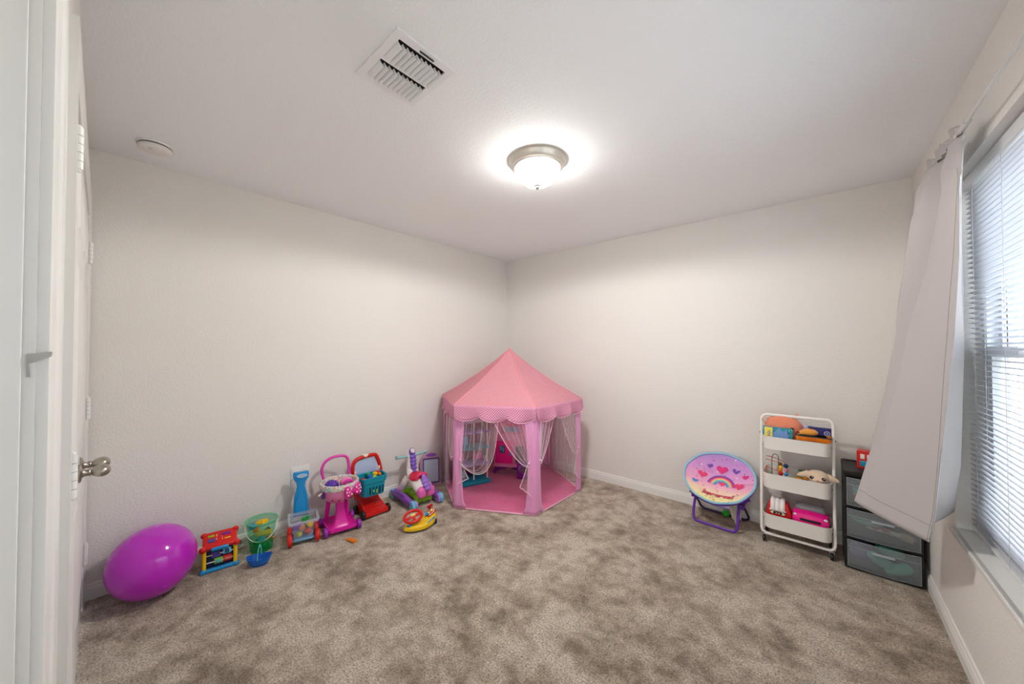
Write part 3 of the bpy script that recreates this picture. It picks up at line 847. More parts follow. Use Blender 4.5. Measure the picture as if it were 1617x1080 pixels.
q = MB(T(-0.012, 0.093, 0.15) @ RX(-3)); q.tube([(-0.033, -0.0095, 0.012), (-0.034, -0.0098, 0.09), (-0.022, -0.009, 0.13), (-0.016, -0.008, 0.17)], 0.0016, n=5); q.tube([(0.033, -0.0095, 0.012), (0.034, -0.0098, 0.09), (0.022, -0.009, 0.13), (0.016, -0.008, 0.17)], 0.0016, n=5); q.tube([(-0.033, -0.0095, 0.012), (0.033, -0.0095, 0.012)], 0.0016, n=5, interp=False)
q.build('groove', mat('shade_blue_plastic', (14, 112, 178), 0.4), pad)
m = MB(); m.tube([(-0.066, 0.093, 0.405), (-0.076, 0.09, 0.40), (-0.074, 0.085, 0.37), (-0.064, 0.088, 0.34)], 0.005, n=8)
m.build('trigger', mat('silver_plastic', (176, 190, 202), 0.3, 0.5), WC)
def cw(lx, ly, lz, root=WC):
    a = radians(74); return (0.225 + lx * cos(a) - ly * sin(a), -2.405 + lx * sin(a) + ly * cos(a), lz)
def egg(name, loc, r, m_, label, cat='play food', group='play food in the clear bin', rot=(0, 0, 0)):
    o = MB().ell((0, 0, 0), r).build(name, m_); place(o, loc, rot[2], rot[0], rot[1]); return tag(o, label, cat, group)
egg('play_lemon', cw(0.038, -0.048, 0.122), (0.026, 0.021, 0.022), P_YEL, 'yellow play lemon highest at the right in the clear bin')
egg('play_potato', cw(-0.012, -0.048, 0.112), (0.027, 0.020, 0.021), mat('salmon_plastic', (226, 150, 110), 0.4), 'salmon pink play potato in the middle of the clear bin')
egg('play_tomato', cw(0.026, -0.045, 0.080), (0.028, 0.021, 0.020), mat('coral_plastic', (232, 90, 70), 0.4), 'coral red play tomato low at the right in the clear bin')
egg('play_pear', cw(-0.026, -0.04, 0.070), (0.024, 0.019, 0.020), mat('chartreuse_plastic', (206, 212, 60), 0.4), 'yellow green play pear low at the left in the clear bin')
o = MB().box((0, 0, 0), (0.05, 0.022, 0.05), 0.004).build('toy_block', mat('violet_glitter_plastic', (140, 96, 190), 0.5)); place(o, cw(-0.040, -0.047, 0.122), 74, 10, 10); tag(o, 'violet block at the left in the clear bin', 'block', 'play food in the clear bin')
o = MB().box((0, 0, 0), (0.05, 0.03, 0.012), 0.004).ell((0.015, 0, 0.012), (0.012, 0.010, 0.01)).ell((-0.01, 0.004, 0.010), (0.014, 0.009, 0.008)).build('toy_leaf', P_GREEN); place(o, cw(0.012, -0.02, 0.150), 74, 0, -12); tag(o, 'green leafy play vegetable on top in the clear bin', 'play food', 'play food in the clear bin')
o = MB().box((0, 0, 0), (0.07, 0.06, 0.03), 0.008).build('toy_cup', mat('grey_green_plastic', (96, 140, 110), 0.5)); place(o, cw(0.01, 0.02, 0.095), 74); tag(o, 'grey green plastic cup at the back of the clear bin', 'cup', 'play food in the clear bin')

# ------------------------------------------------------------------ carrot
ct = thing('play_carrot', 'orange plastic carrot lying alone on the carpet', 'play food', (0.507, -2.195, 0.012), 20)
m = MB(); m.lathe([(0, -0.045), (0.006, -0.042), (0.010, -0.02), (0.013, 0.012), (0.0145, 0.03), (0.011, 0.038), (0, 0.040)], n=20, M=RY(90)); m.build('root', P_ORG, ct)
m = MB(); m.ell((-0.045, 0, 0), (0.006, 0.005, 0.005)); m.build('tip', mat('yellow_tip', (240, 170, 40), 0.4), ct)

# ------------------------------------------------------------------ pink trolley with bow
PT = thing('toy_shopping_trolley', 'pink trolley with round basket, polka dot bow and purple wheels', 'toy cart', (0.245, -2.165, 0), 80)
m = MB()
def tray_ring(z, s, y0=0.0): return [Vector((p[0], p[1] + y0, z)) for p in rrect(0.20 * s, 0.25 * s, 0.03, 5)]
m.loft([tray_ring(0.026, 0.95), tray_ring(0.03, 1.0), tray_ring(0.05, 1.0), tray_ring(0.052, 0.95), tray_ring(0.040, 0.86)], False); m.add(tray_ring(0.026, 0.95), [list(range(24))[::-1]]); m.add(tray_ring(0.040, 0.86), [list(range(24))])
m.build('base_tray', P_MAG, PT)
m = MB(T(0, -0.01, 0))
def fl(z, w, d, dy=0): return [Vector((p[0], p[1] + dy, z)) for p in rrect(w, d, min(w, d) * 0.35, 5)]
m.loft([fl(0.036, 0.150, 0.09, -0.03), fl(0.055, 0.105, 0.06, -0.025), (fl(0.09, 0.080, 0.045, -0.02)), fl(0.15, 0.062, 0.04, -0.01), fl(0.215, 0.058, 0.042, 0.0)])
m.build('front_column', P_MAG, PT)
for sx in (-1, 1):
    m = MB(); m.tube([(sx * 0.07, 0.085, 0.04), (sx * 0.068, 0.075, 0.12), (sx * 0.06, 0.06, 0.20), (sx * 0.055, 0.05, 0.235)], 0.016, n=12); m.build('rear_column', P_MAG, PT)
for sx in (-1, 1):
    for sy in (-1, 1): wheel('wheel', (sx * 0.112, sy * 0.095, 0.034), 0.034, 0.026, mat('violet_wheel', (150, 40, 168), 0.3), PT, P_PUR)
m = MB(T(0, 0.005, 0)); m.lathe([(0, 0.200), (0.045, 0.203), (0.085, 0.222), (0.112, 0.255), (0.124, 0.295), (0.128, 0.33), (0.124, 0.332), (0.120, 0.296), (0.105, 0.258), (0, 0.215)], n=44)
bowl = m.build('basket_bowl', P_PINK, PT)
# dark openings in the bowl, heart like ovals
for ang, zz, sc in ((-128, 0.250, 1), (-104, 0.236, 1), (-78, 0.232, 1.1), (-52, 0.238, 1), (-30, 0.252, 1)):
    a = radians(ang); rr = 0.108 + (zz - 0.25) * 0.7
    q = MB(T(rr * cos(a), 0.005 + rr * sin(a), zz) @ RZ(ang + 90) @ RX(-38))
    q.prism([(0, -0.009), (0.010, 0.002), (0.009, 0.008), (0.004, 0.009), (0, 0.005), (-0.004, 0.009), (-0.009, 0.008), (-0.010, 0.002)], 0.003, M=RX(90))
    q.build('heart_opening', mat('dark_raspberry', (140, 12, 50), 0.6), bowl)
# fabric liner: pale with confetti
def confetti(name, base, cols, scale, thr=0.35):
    mm = mat(name, base, 0.8); t = NT(mm); tc = t.n('ShaderNodeTexCoord'); v = t.n('ShaderNodeTexVoronoi'); v.inputs['Scale'].default_value = scale
    t.l(tc.outputs['Object'], v.inputs['Vector'])
    sp = t.n('ShaderNodeSeparateColor'); t.l(v.outputs['Color'], sp.inputs[0])
    n = len(cols); col = t.ramp(sp.outputs[0], [(k / n, c) for k, c in enumerate(cols)], 'CONSTANT')
    near = t.math('LESS_THAN', v.outputs['Distance'], thr)
    t.l(t.mix(near, lin(base), col), t.b.inputs['Base Color']); return mm
M_LIN = confetti('confetti_cloth', (226, 222, 214), [(120, 200, 210), (236, 170, 90), (230, 120, 160), (226, 222, 214), (150, 210, 170), (200, 150, 210)], 95, 0.55)
m = MB(T(0, 0.005, 0)); m.lathe([(0.131, 0.312), (0.135, 0.322), (0.136, 0.345), (0.131, 0.353), (0.118, 0.352), (0.112, 0.340), (0.108, 0.30), (0, 0.288)], n=44); m.build('fabric_liner', M_LIN, PT)
# arched handle
m = MB(); m.tube([(-0.060, 0.075, 0.225), (-0.066, 0.105, 0.29), (-0.088, 0.115, 0.36), (-0.100, 0.115, 0.42), (-0.080, 0.115, 0.475), (-0.030, 0.115, 0.503), (0.04, 0.115, 0.505), (0.078, 0.115, 0.485), (0.092, 0.113, 0.43), (0.095, 0.108, 0.36), (0.085, 0.09, 0.29), (0.060, 0.07, 0.225)], 0.0105, n=14); m.build('handle', mat('pink_magenta_tube', (226, 70, 176), 0.3), PT)
m = MB(); m.cyl((-0.075, 0.108, 0.27), (-0.083, 0.112, 0.335), 0.017, 0.013, n=16); m.build('handle_socket', P_MAG, PT)
# bow
M_BOW = mat('magenta_bow', (222, 30, 150), 0.45)
Kb = T(0.062, -0.112, 0.296) @ RZ(22) @ RX(-8)
bow = MB(Kb)
for sx in (-1, 1):
    sec = []
    for k in range(9):
        t = k / 8; w = 0.010 + 0.034 * sin(min(1, t * 1.15) * pi * 0.62); th = 0.006 + 0.010 * sin(t * pi)
        x = sx * (0.002 + 0.062 * t)
        sec.append([Vector((x, -0.006 + th * cos(2 * pi * j / 14) * 1, 0.004 * t + w * sin(2 * pi * j / 14))) for j in range(14)])
    bow.loft(sec, True)
bow.ell((0, -0.008, 0), (0.010, 0.012, 0.014))
q = bow; q.m = 1
for sx in (-1, 1):
    for x, z in ((0.022, 0.018), (0.022, -0.017), (0.036, 0.0), (0.050, 0.024), (0.050, -0.020), (0.058, 0.003)):
        q.cyl((sx * x, -0.014 - 0.004, z + 0.003), (sx * x, -0.0215 + 0.002 * (x > 0.05), z + 0.003), 0.0062, n=14)
bow.build('bow', [M_BOW, P_WHITE], PT)
# side badge and lever
m = MB(T(-0.118, -0.045, 0.285) @ RZ(-62) @ RX(-10)); m.lathe([(0.0, 0.008), (0.022, 0.006), (0.026, 0.0)], n=24, M=RX(90), sx=0.75, sy=1.0); m.build('side_badge', confetti('purple_glitter', (100, 50, 140), [(60, 60, 170), (190, 160, 220), (110, 40, 120)], 140), PT)
m = MB(); m.tube([(-0.112, -0.03, 0.305), (-0.150, -0.038, 0.285)], 0.006, n=10, interp=False); m.build('side_lever', mat('cream_plastic', (238, 222, 184), 0.4), PT)
# what is in it
def pw(lx, ly, lz):
    a = radians(80); return (0.245 + lx * cos(a) - ly * sin(a), -2.165 + lx * sin(a) + ly * cos(a), lz)
M_SEQ = confetti('blue_violet_sequins', (50, 44, 150), [(40, 60, 190), (110, 40, 170), (170, 60, 190), (30, 40, 130)], 220, 0.6); MATS['blue_violet_sequins'].node_tree.nodes['Principled BSDF'].inputs['Roughness'].default_value = 0.25
o = MB().ell((0, 0, 0), (0.048, 0.052, 0.036)).build('sequin_pouch', M_SEQ); place(o, pw(-0.052, 0.005, 0.330), 80, 0, 10); tag(o, 'blue and violet sequin pouch in the pink trolley basket', 'pouch')
pk = thing('toy_purse', 'pink toy purse with magenta flap in the pink trolley basket', 'purse', pw(0.045, 0.0, 0.322), 80)
m = MB(); m.ell((0, 0, 0.010), (0.044, 0.056, 0.036), rot=(0, -8, 0)); m.build('body', P_PINK, pk)
m = MB(); m.tube([(-0.035, -0.048, 0.022), (0.0, -0.058, 0.040), (0.036, -0.046, 0.024)], 0.010, n=10, flat=0.6); m.build('flap', P_MAG, pk)

# ------------------------------------------------------------------ red cart with teal basket
RC = thing('red_toy_cart', 'red push cart with black wheels and an arched red handle', 'toy cart', (0.195, -1.885, 0), 88)
m = MB()
def slope(z0, z1, w, y0, y1, s=1.0): return None
sec = []
for y, w, zt, zb in ((-0.105, 0.185, 0.040, 0.022), (-0.100, 0.195, 0.052, 0.018), (-0.075, 0.200, 0.060, 0.018), (-0.06, 0.19, 0.058, 0.02), (0.03, 0.17, 0.105, 0.02), (0.085, 0.165, 0.150, 0.02), (0.10, 0.16, 0.155, 0.03)):
    sec.append([Vector((-w / 2, y, zb)), Vector((-w / 2 + 0.004, y, zt - 0.006)), Vector((-w / 2 + 0.014, y, zt)), Vector((w / 2 - 0.014, y, zt)), Vector((w / 2 - 0.004, y, zt - 0.006)), Vector((w / 2, y, zb))])
m.loft(sec, True, True); chs = m.build('chassis', P_RED, RC, auto=28)
q = MB()
for i in range(7):
    for j in range(4):
        y = -0.045 + j * 0.022; z = 0.058 + (y + 0.06) * 0.52 + 0.0015
        q.cyl((-0.063 + i * 0.021, y, z - 0.004), (-0.063 + i * 0.021, y, z), 0.0055, n=8)
q.build('deck_holes', mat('dark_red_holes', (96, 8, 8), 0.7), chs)
for sx in (-1, 1):
    wheel('wheel', (sx * 0.105, -0.072, 0.034), 0.034, 0.022, P_BLACK, RC)
    wheel('wheel', (sx * 0.098, 0.075, 0.034), 0.034, 0.018, P_BLACK, RC)
m = MB(); m.tube([(-0.098, 0.06, 0.12), (-0.105, 0.095, 0.22), (-0.112, 0.10, 0.33), (-0.112, 0.10, 0.385), (-0.088, 0.10, 0.425), (-0.03, 0.10, 0.440), (0.03, 0.10, 0.442), (0.078, 0.10, 0.436), (0.100, 0.10, 0.40), (0.118, 0.098, 0.34), (0.125, 0.09, 0.26), (0.10, 0.06, 0.12)], 0.0155, n=14, flat=1.0); m.build('handle', P_RED, RC)
m = MB(); m.prism([(-0.025, 0.012), (0.025, 0.012), (0.008, -0.006), (-0.008, -0.006)], 0.034, M=T(-0.01, 0.117, 0.447) @ RX(90)); m.build('handle_sticker', mat('cream_sticker', (250, 240, 222), 0.5), RC)
m = MB(); m.box((0.0, 0.108, 0.29), (0.19, 0.008, 0.26), 0.003); m.build('back_board', mat('pale_periwinkle_board', (186, 202, 232), 0.45), RC)
for x_ in (0.105, -0.098):
    m = MB(); m.box((x_, 0.09, 0.325), (0.016, 0.02, 0.03), 0.005); m.build('bracket', P_WHITE, RC)
TB = thing('teal_toy_basket', 'teal plastic basket of play food sitting on the red cart', 'basket', (0.205, -1.905, 0.165), 84)
m = MB(T(0.01, -0.01, 0))
lv = [(0.0, 0.165, 0.105), (0.005, 0.172, 0.112), (0.10, 0.186, 0.130), (0.105, 0.198, 0.142), (0.135, 0.206, 0.150), (0.152, 0.212, 0.156), (0.155, 0.206, 0.150), (0.150, 0.192, 0.136), (0.01, 0.160, 0.10)]
rloft(m, lv, 0.028, n=6, caps=(True, True)); tb = m.build('tub', P_TEAL, TB)
q = MB(T(0.01, -0.01, 0))
for k in range(5):
    x = -0.036 + k * 0.026; yb = -0.059; q.box((x, yb, 0.05), (0.009, 0.008, 0.058), 0.003, M=RX(5))
q.build('slot', mat('dark_teal_slot', (8, 44, 60), 0.8), tb)
q = MB(T(0.01, -0.01, 0)); q.box((-0.010, -0.0635, 0.048), (0.009, 0.003, 0.022), 0.001, M=RX(5)); q.box((0.016, -0.0635, 0.042), (0.008, 0.003, 0.030), 0.001, M=RX(5)); q.build('food_showing_through', mat('pale_yellow_green', (196, 222, 90), 0.5), tb)
def tw(lx, ly, lz):
    a = radians(84); lx += 0.01; ly -= 0.01; return (0.205 + lx * cos(a) - ly * sin(a), -1.905 + lx * sin(a) + ly * cos(a), 0.165 + lz)
G_ = 'play food in the teal basket'
o = MB().loft([[Vector((0.02 * cos(a), 0.02 * sin(a), 0)) for a in [2 * pi * k / 14 for k in range(14)]], [Vector((0.004 * cos(a), 0.004 * sin(a), 0.05)) for a in [2 * pi * k / 14 for k in range(14)]]]).build('play_strawberry', P_RED); place(o, tw(-0.06, -0.012, 0.118), 0, 40, 25); tag(o, 'red cone shaped play fruit at the left in the teal basket', 'play food', G_)
egg('play_blueberry', tw(-0.012, 0.0, 0.138), (0.026, 0.022, 0.022), mat('cobalt_plastic', (24, 100, 200), 0.4), 'cobalt blue ball in the middle of the teal basket', 'play food', G_)
egg('play_lettuce', tw(-0.012, 0.038, 0.146), (0.034, 0.018, 0.016), P_GREEN, 'green play lettuce at the back of the teal basket', 'play food', G_)
o = MB().box((0, 0, 0), (0.034, 0.026, 0.022), 0.004).build('play_cheese', P_YEL); place(o, tw(0.032, 0.012, 0.150), 30, 15, 0); tag(o, 'yellow block of play cheese right of centre in the teal basket', 'play food', G_)
o = MB().box((0, 0, 0), (0.04, 0.022, 0.018), 0.005).build('play_pepper', P_RED); place(o, tw(0.056, 0.024, 0.158), 60, 0, 10); tag(o, 'red play pepper on top at the right of the teal basket', 'play food', G_)
egg('play_corn', tw(0.062, -0.006, 0.146), (0.024, 0.012, 0.012), P_ORG, 'orange play corn at the right rim of the teal basket', 'play food', G_)
egg('play_lime', tw(0.014, -0.022, 0.136), (0.022, 0.018, 0.018), P_LIME, 'lime green play fruit near the front rim of the teal basket', 'play food', G_)

# ------------------------------------------------------------------ ride on pony
PO = thing('ride_on_pony', 'white and pink ride-on pony with red seat, purple rails and blue wheels', 'ride-on toy', (0.275, -1.505, 0), 84)
# local: -y is the rear (towards the room), +y the head end at the wall
M_PW = mat('pony_white', (240, 232, 230), 0.35)
m = MB()
rings = []
for (y, z, rx, rz) in ((-0.165, 0.130, 0.020, 0.015), (-0.155, 0.132, 0.062, 0.046), (-0.12, 0.145, 0.080, 0.062), (-0.06, 0.160, 0.076, 0.060), (0.0, 0.172, 0.066, 0.054), (0.04, 0.185, 0.064, 0.060), (0.075, 0.215, 0.062, 0.060)):
    rings.append([Vector((rx * cos(2 * pi * k / 24), y, z + rz * sin(2 * pi * k / 24))) for k in range(24)])
for (y, z, rx, ry, dz) in ((0.095, 0.275, 0.050, 0.036, 0.03), (0.106, 0.325, 0.042, 0.036, 0.014), (0.114, 0.37, 0.036, 0.038, 0.004), (0.120, 0.400, 0.032, 0.034, 0), (0.124, 0.420, 0.018, 0.018, 0)):
    rings.append([Vector((rx * cos(2 * pi * k / 24), y - ry * sin(2 * pi * k / 24), z + dz * sin(2 * pi * k / 24))) for k in range(24)])
m.loft(rings); body = m.build('body', M_PW, PO, auto=60)
m = MB(); m.tube([(0, 0.118, 0.375), (0, 0.15, 0.345), (0, 0.180, 0.300)], lambda t: 0.040 - 0.008 * t, n=16); m.ell((0, 0.180, 0.296), (0.030, 0.022, 0.030)); m.build('head', M_PW, PO)
for sx in (-1, 1):
    m = MB(); m.tube([(sx * 0.045, 0.08, 0.185), (sx * 0.065, 0.10, 0.145), (sx * 0.070, 0.13, 0.10), (sx * 0.070, 0.145, 0.075)], lambda t: 0.036 - 0.008 * t, n=14); m.build('front_leg', M_PW, PO)
    m = MB(); m.ell((sx * 0.072, 0.148, 0.082), (0.034, 0.040, 0.030)); m.build('hoof', P_PINK, PO)
    m = MB(); m.ell((sx * 0.038, -0.150, 0.124), (0.042, 0.034, 0.050)); m.box((sx * 0.0395, -0.158, 0.122), (0.077, 0.060, 0.084), 0.026, seg=4); m.build('rear_pad', mat('pony_pink', (236, 110, 190), 0.3), PO)
# red saddle
m = MB(); rings = []
for y, w, z, h in ((-0.080, 0.046, 0.228, 0.016), (-0.055, 0.070, 0.226, 0.022), (-0.02, 0.074, 0.222, 0.024), (0.025, 0.068, 0.226, 0.022), (0.055, 0.040, 0.236, 0.014)):
    rings.append([Vector((w * cos(2 * pi * k / 20), y, z + h * sin(2 * pi * k / 20) - 0.25 * w * cos(2 * pi * k / 20) ** 2)) for k in range(20)])
m.loft(rings); m.build('saddle', mat('raspberry_red', (222, 16, 60), 0.3), PO)
m = MB(); m.tube([(-0.045, -0.080, 0.215), (-0.035, -0.086, 0.245), (0, -0.088, 0.258), (0.035, -0.086, 0.245), (0.045, -0.080, 0.215)], 0.014, n=12); m.build('seat_back', mat('raspberry_pink', (232, 60, 110), 0.3), PO)
# purple mane and tail
m = MB()
for k, (y, z, r) in enumerate(((0.098, 0.395, 0.024), (0.082, 0.365, 0.027), (0.074, 0.335, 0.028), (0.068, 0.305, 0.027), (0.060, 0.275, 0.022), (0.050, 0.250, 0.014))):
    m.ell((0.0, y - 0.006, z), (r * 1.12, 0.018, r * 0.95)); m.ell((0.012 * (-1) ** k, y - 0.020, z), (0.012, 0.008, 0.012))
m.build('mane', mat('mane_purple', (128, 92, 200), 0.35), PO)
m = MB()
for y, z, rx, rz in ((-0.110, 0.238, 0.020, 0.022), (-0.128, 0.224, 0.030, 0.022), (-0.148, 0.204, 0.038, 0.022), (-0.168, 0.182, 0.037, 0.020), (-0.186, 0.158, 0.030, 0.018)):
    m.ell((0.004, y, z), (rx, 0.016, rz))
m.build('tail', mat('tail_purple', (160, 118, 214), 0.35), PO)
m = MB(T(0, 0.085, 0.418) @ RX(55)); m.lathe([(0, 0.010), (0.022, 0.008), (0.029, 0.002), (0.030, -0.010), (0.024, -0.016), (0, -0.016)], n=28); m.m = 1; m.lathe([(0.0215, 0.0095), (0.012, 0.013), (0, 0.0135)], n=28); m.build('music_button', [mat('button_purple', (120, 90, 170), 0.35), mat('pearl_face', (224, 214, 222), 0.4)], PO)
for sx in (-1, 1):
    m = MB(); m.tube([(sx * 0.02, 0.118, 0.368), (sx * 0.085, 0.112, 0.372), (sx * 0.135, 0.105, 0.378)], lambda t: 0.0125 - 0.0015 * t, n=14); m.cyl((sx * 0.133, 0.105, 0.378), (sx * 0.146, 0.103, 0.380), 0.017, n=16); m.build('handle_grip', mat('pale_teal_grip', (150, 196, 200), 0.45), PO)
m = MB(T(-0.055, -0.03, 0.165) @ RZ(-80)); m.lathe([(0, 0.006), (0.018, 0.004), (0.020, -0.002)], n=20, M=RX(90), sy=1.25); m.build('side_badge', mat('brown_badge', (110, 70, 66), 0.5), PO)
# base rails, wheels, lime centre
for sx in (-1, 1):
    m = MB(); m.tube([(sx * 0.125, 0.19, 0.050), (sx * 0.125, 0.06, 0.058), (sx * 0.125, -0.08, 0.052), (sx * 0.125, -0.165, 0.046)], lambda t: 0.030 + 0.004 * sin(pi * t), n=18)
    rl = m.build('rail', mat('rail_purple', (134, 74, 176), 0.35), PO)
    q = MB(); q.tube([(sx * 0.140, 0.12, 0.085), (sx * 0.148, 0.04, 0.090), (sx * 0.140, -0.04, 0.084)], 0.006, n=8); q.build('rail_groove', mat('rail_shade', (108, 54, 150), 0.4), rl)
    for sy, yy in ((-1, -0.172), (1, 0.188)):
        wheel('wheel', (sx * 0.132, yy, 0.042), 0.042, 0.030, mat('pale_blue_wheel', (112, 192, 228), 0.35), PO, P_TEAL)
        m = MB(); m.cyl((sx * 0.098, yy, 0.042), (sx * 0.117, yy, 0.042), 0.037, n=24); m.build('wheel_cover', P_LPUR, PO)
        m = MB(); m.cyl((sx * 0.147, yy, 0.042), (sx * 0.1535, yy, 0.042), 0.010, n=10); m.build('hub_cap', P_LIME, PO)
m = MB(); m.box((0, -0.105, 0.062), (0.16, 0.05, 0.052), 0.012); m.box((0, 0.0, 0.055), (0.11, 0.20, 0.035), 0.012); m.box((0, 0.13, 0.06), (0.18, 0.05, 0.04), 0.012)
for k in range(5): m.ell((-0.06 + k * 0.03, -0.128, 0.046 + 0.006 * (k % 2)), (0.018, 0.010, 0.018))
m.build('grass_base', P_LIME, PO)

# ------------------------------------------------------------------ drawing board
DB = thing('drawing_board', 'purple drawing board with grey screen leaning between pony and tent', 'drawing board', (0.105, -1.235, 0), 62)
K = RX(-7)
out = []
m = MB(K @ T(0, 0.012, 0) @ RX(90))
W_, H_ = 0.098, 0.335
outl = [(-W_, 0.004), (W_, 0.004), (W_, 0.22)] + [(W_ * cos(a), 0.22 + 0.105 * sin(a)) for a in [pi * k / 14 for k in range(1, 14)]] + [(-W_, 0.22)]
m.prism(outl, 0.020, bev=0.004); m.build('back_frame', mat('dusty_pink_frame', (188, 140, 172), 0.45), DB)
def plate(nm, x0, x1, z0, z1, y, m_, par, r=0.008, th=0.004):
    q = MB(K @ T((x0 + x1) / 2, y, (z0 + z1) / 2) @ RX(90)); q.prism(rrect(x1 - x0, z1 - z0, r, 4), th); return q.build(nm, m_, par)
fr = plate('screen_frame', -0.072, 0.088, 0.03, 0.270, -0.006, mat('indigo_frame', (84, 56, 128), 0.4), DB, 0.012, 0.006)
plate('screen', -0.060, 0.076, 0.045, 0.255, -0.0125, mat('silver_grey_screen', (176, 188, 206), 0.35), fr, 0.004, 0.002)
q = MB(K @ T(0.01, -0.008, 0.298) @ RX(90)); q.lathe([(0, 0.005), (0.045, 0.004), (0.050, 0.0)], n=28, sy=0.32); q.build('slider', P_PUR, DB)
m = MB(K); m.tube([(-0.02, -0.02, 0.012), (0.03, -0.055, 0.008), (0.085, -0.03, 0.014), (0.11, -0.045, 0.02)], 0.0022, n=6); m.build('cord', mat('rose_cord', (196, 120, 140), 0.7), DB)

# ------------------------------------------------------------------ steering wheel toy
SW = thing('steering_wheel_toy', 'yellow toy dashboard with red steering wheel lying on the carpet', 'toy', (0.695, -1.760, 0), 84)
m = MB()
def dash(z, s, zz=0.0):
    out = []
    for k in range(36):
        a = 2 * pi * k / 36; x = 0.132 * s * cos(a); y = 0.062 * s * sin(a)
        x += 0.0; y += -0.028 * (1 - (x / 0.132) ** 2) * 0.6
        if x > 0: zz_ = z * (1 + 1.15 * (x / 0.132) ** 1.5)
        else: zz_ = z
        out.append(Vector((x, y, zz_)))
    return out
m.loft([dash(0.010, 0.93), dash(0.016, 1.0), dash(0.040, 0.97), dash(0.048, 0.86), dash(0.049, 0.2)]); m.build('body', P_YEL, SW, auto=50)
m = MB(); m.loft([dash(0.001, 0.80), dash(0.010, 0.965), dash(0.0155, 0.985)], True); m.build('underside', P_NAVY, SW)
m = MB(T(-0.058, -0.012, 0.0)); m.tube([(0.0, -0.004, 0.045), (0.0, -0.002, 0.075)], lambda t: 0.020 - 0.005 * t, n=16, interp=False); m.build('column', P_LIME, SW)
Kw = T(-0.060, 0.0, 0.098) @ RX(24) @ RY(-10)
m = MB(Kw); m.tube([(0.064 * cos(2 * pi * k / 20), 0.050 * sin(2 * pi * k / 20), 0) for k in range(20)], 0.0105, n=12, closed=True, k=2); 
m.box((0, 0, -0.001), (0.11, 0.022, 0.009), 0.003); m.box((0, -0.02, -0.001), (0.02, 0.05, 0.009), 0.003); stw = m.build('steering_wheel', P_RED, SW)
q = MB(Kw); q.box((0.004, 0.008, 0.005), (0.036, 0.020, 0.012), 0.005); q.build('horn', mat('cream_horn', (246, 214, 120), 0.4), stw)
m = MB(); m.box((-0.098, -0.022, 0.050), (0.034, 0.026, 0.010), 0.004); m.build('button', P_BLUE, SW)
m = MB(T(0.052, -0.060, 0.050) @ RZ(8) @ RY(-20) @ RX(35)); m.box((0, 0, 0), (0.080, 0.008, 0.026), 0.003); m.build('side_panel', P_BLUE, SW)
m = MB(T(0.085, -0.010, 0.088) @ RY(-28) @ RX(14)); m.box((0, 0, 0), (0.075, 0.050, 0.010), 0.004); dp = m.build('dash_panel', mat('brick_red', (186, 40, 22), 0.4), SW)
q = MB(T(0.085, -0.010, 0.088) @ RY(-28) @ RX(14)); q.box((0.012, 0.004, 0.008), (0.022, 0.020, 0.008), 0.003); q.box((-0.014, 0.004, 0.007), (0.016, 0.018, 0.006), 0.002); q.build('dial', mat('cream_horn', (246, 214, 120)), dp)
q = MB(T(0.085, -0.010, 0.088) @ RY(-28) @ RX(14)); q.cyl((-0.033, 0.006, 0.003), (-0.033, 0.006, 0.016), 0.012, n=16); q.build('knob', P_BLUE, dp)
q = MB(T(0.085, -0.010, 0.088) @ RY(-28) @ RX(14)); q.tube([(-0.03, -0.018, 0.007), (0.0, -0.02, 0.008), (0.026, -0.012, 0.008), (0.032, 0.01, 0.008)], 0.0025, n=6); q.build('white_line', P_WHITE, dp)
m = MB(T(0.098, 0.030, 0.118) @ RY(-10)); m.box((0, 0, 0), (0.050, 0.020, 0.022), 0.009); m.cyl((0, 0.0, -0.03), (0, 0, 0), 0.008, n=12); m.build('gear_lever', mat('crimson_plastic', (190, 16, 36), 0.35), SW)
m = MB(T(0.105, -0.02, 0.0)); m.box((0, 0, 0.02), (0.035, 0.05, 0.04), 0.01); m.build('foot', P_NAVY, SW)
# ------------------------------------------------------------------ play tent in the corner
TCX, TCY, TR = 0.669, -0.708, 0.680
ANG = [-91, -31, 29, 89, 149, 209]
def hexv(k, r=TR): a = radians(ANG[k % 6]); return Vector((r * cos(a), r * sin(a), 0))
tent = thing('play_tent', 'pink hexagonal play tent with dotted roof and sheer curtains in the corner', 'play tent', (TCX, TCY, 0))
M_ROOF = dots('dotted_roof_cloth', (234, 122, 144), (252, 204, 212), 0.019, 0.0056, 0.8)
M_VAL = dots('dotted_valance_cloth', (226, 104, 164), (255, 218, 236), 0.021, 0.0062, 0.7)
for _m in (M_ROOF, M_VAL):
    _t = NT(_m); _l = _t.b.inputs['Base Color'].links[0].from_socket
    _tl = _t.n('ShaderNodeBsdfTranslucent'); _t.l(_l, _tl.inputs['Color']); _mx = _t.n('ShaderNodeMixShader'); _mx.inputs[0].default_value = 0.38
    _t.l(_t.b.outputs[0], _mx.inputs[1]); _t.l(_tl.outputs[0], _mx.inputs[2]); _t.l(_mx.outputs[0], _t.t.nodes['Material Output'].inputs['Surface'])
M_SATIN = mat('pink_lilac_satin', (236, 158, 208), 0.42, sheen=0.3)
M_HEM = mat('pale_pink_hem', (246, 196, 218), 0.7)
M_TULLE = sheer('white_tulle', (252, 240, 246), 0.13, 0.26, 16)
M_TULLE2 = sheer('white_tulle_edge', (255, 240, 247), 0.72)
ZE, ZA = 0.872, 1.338
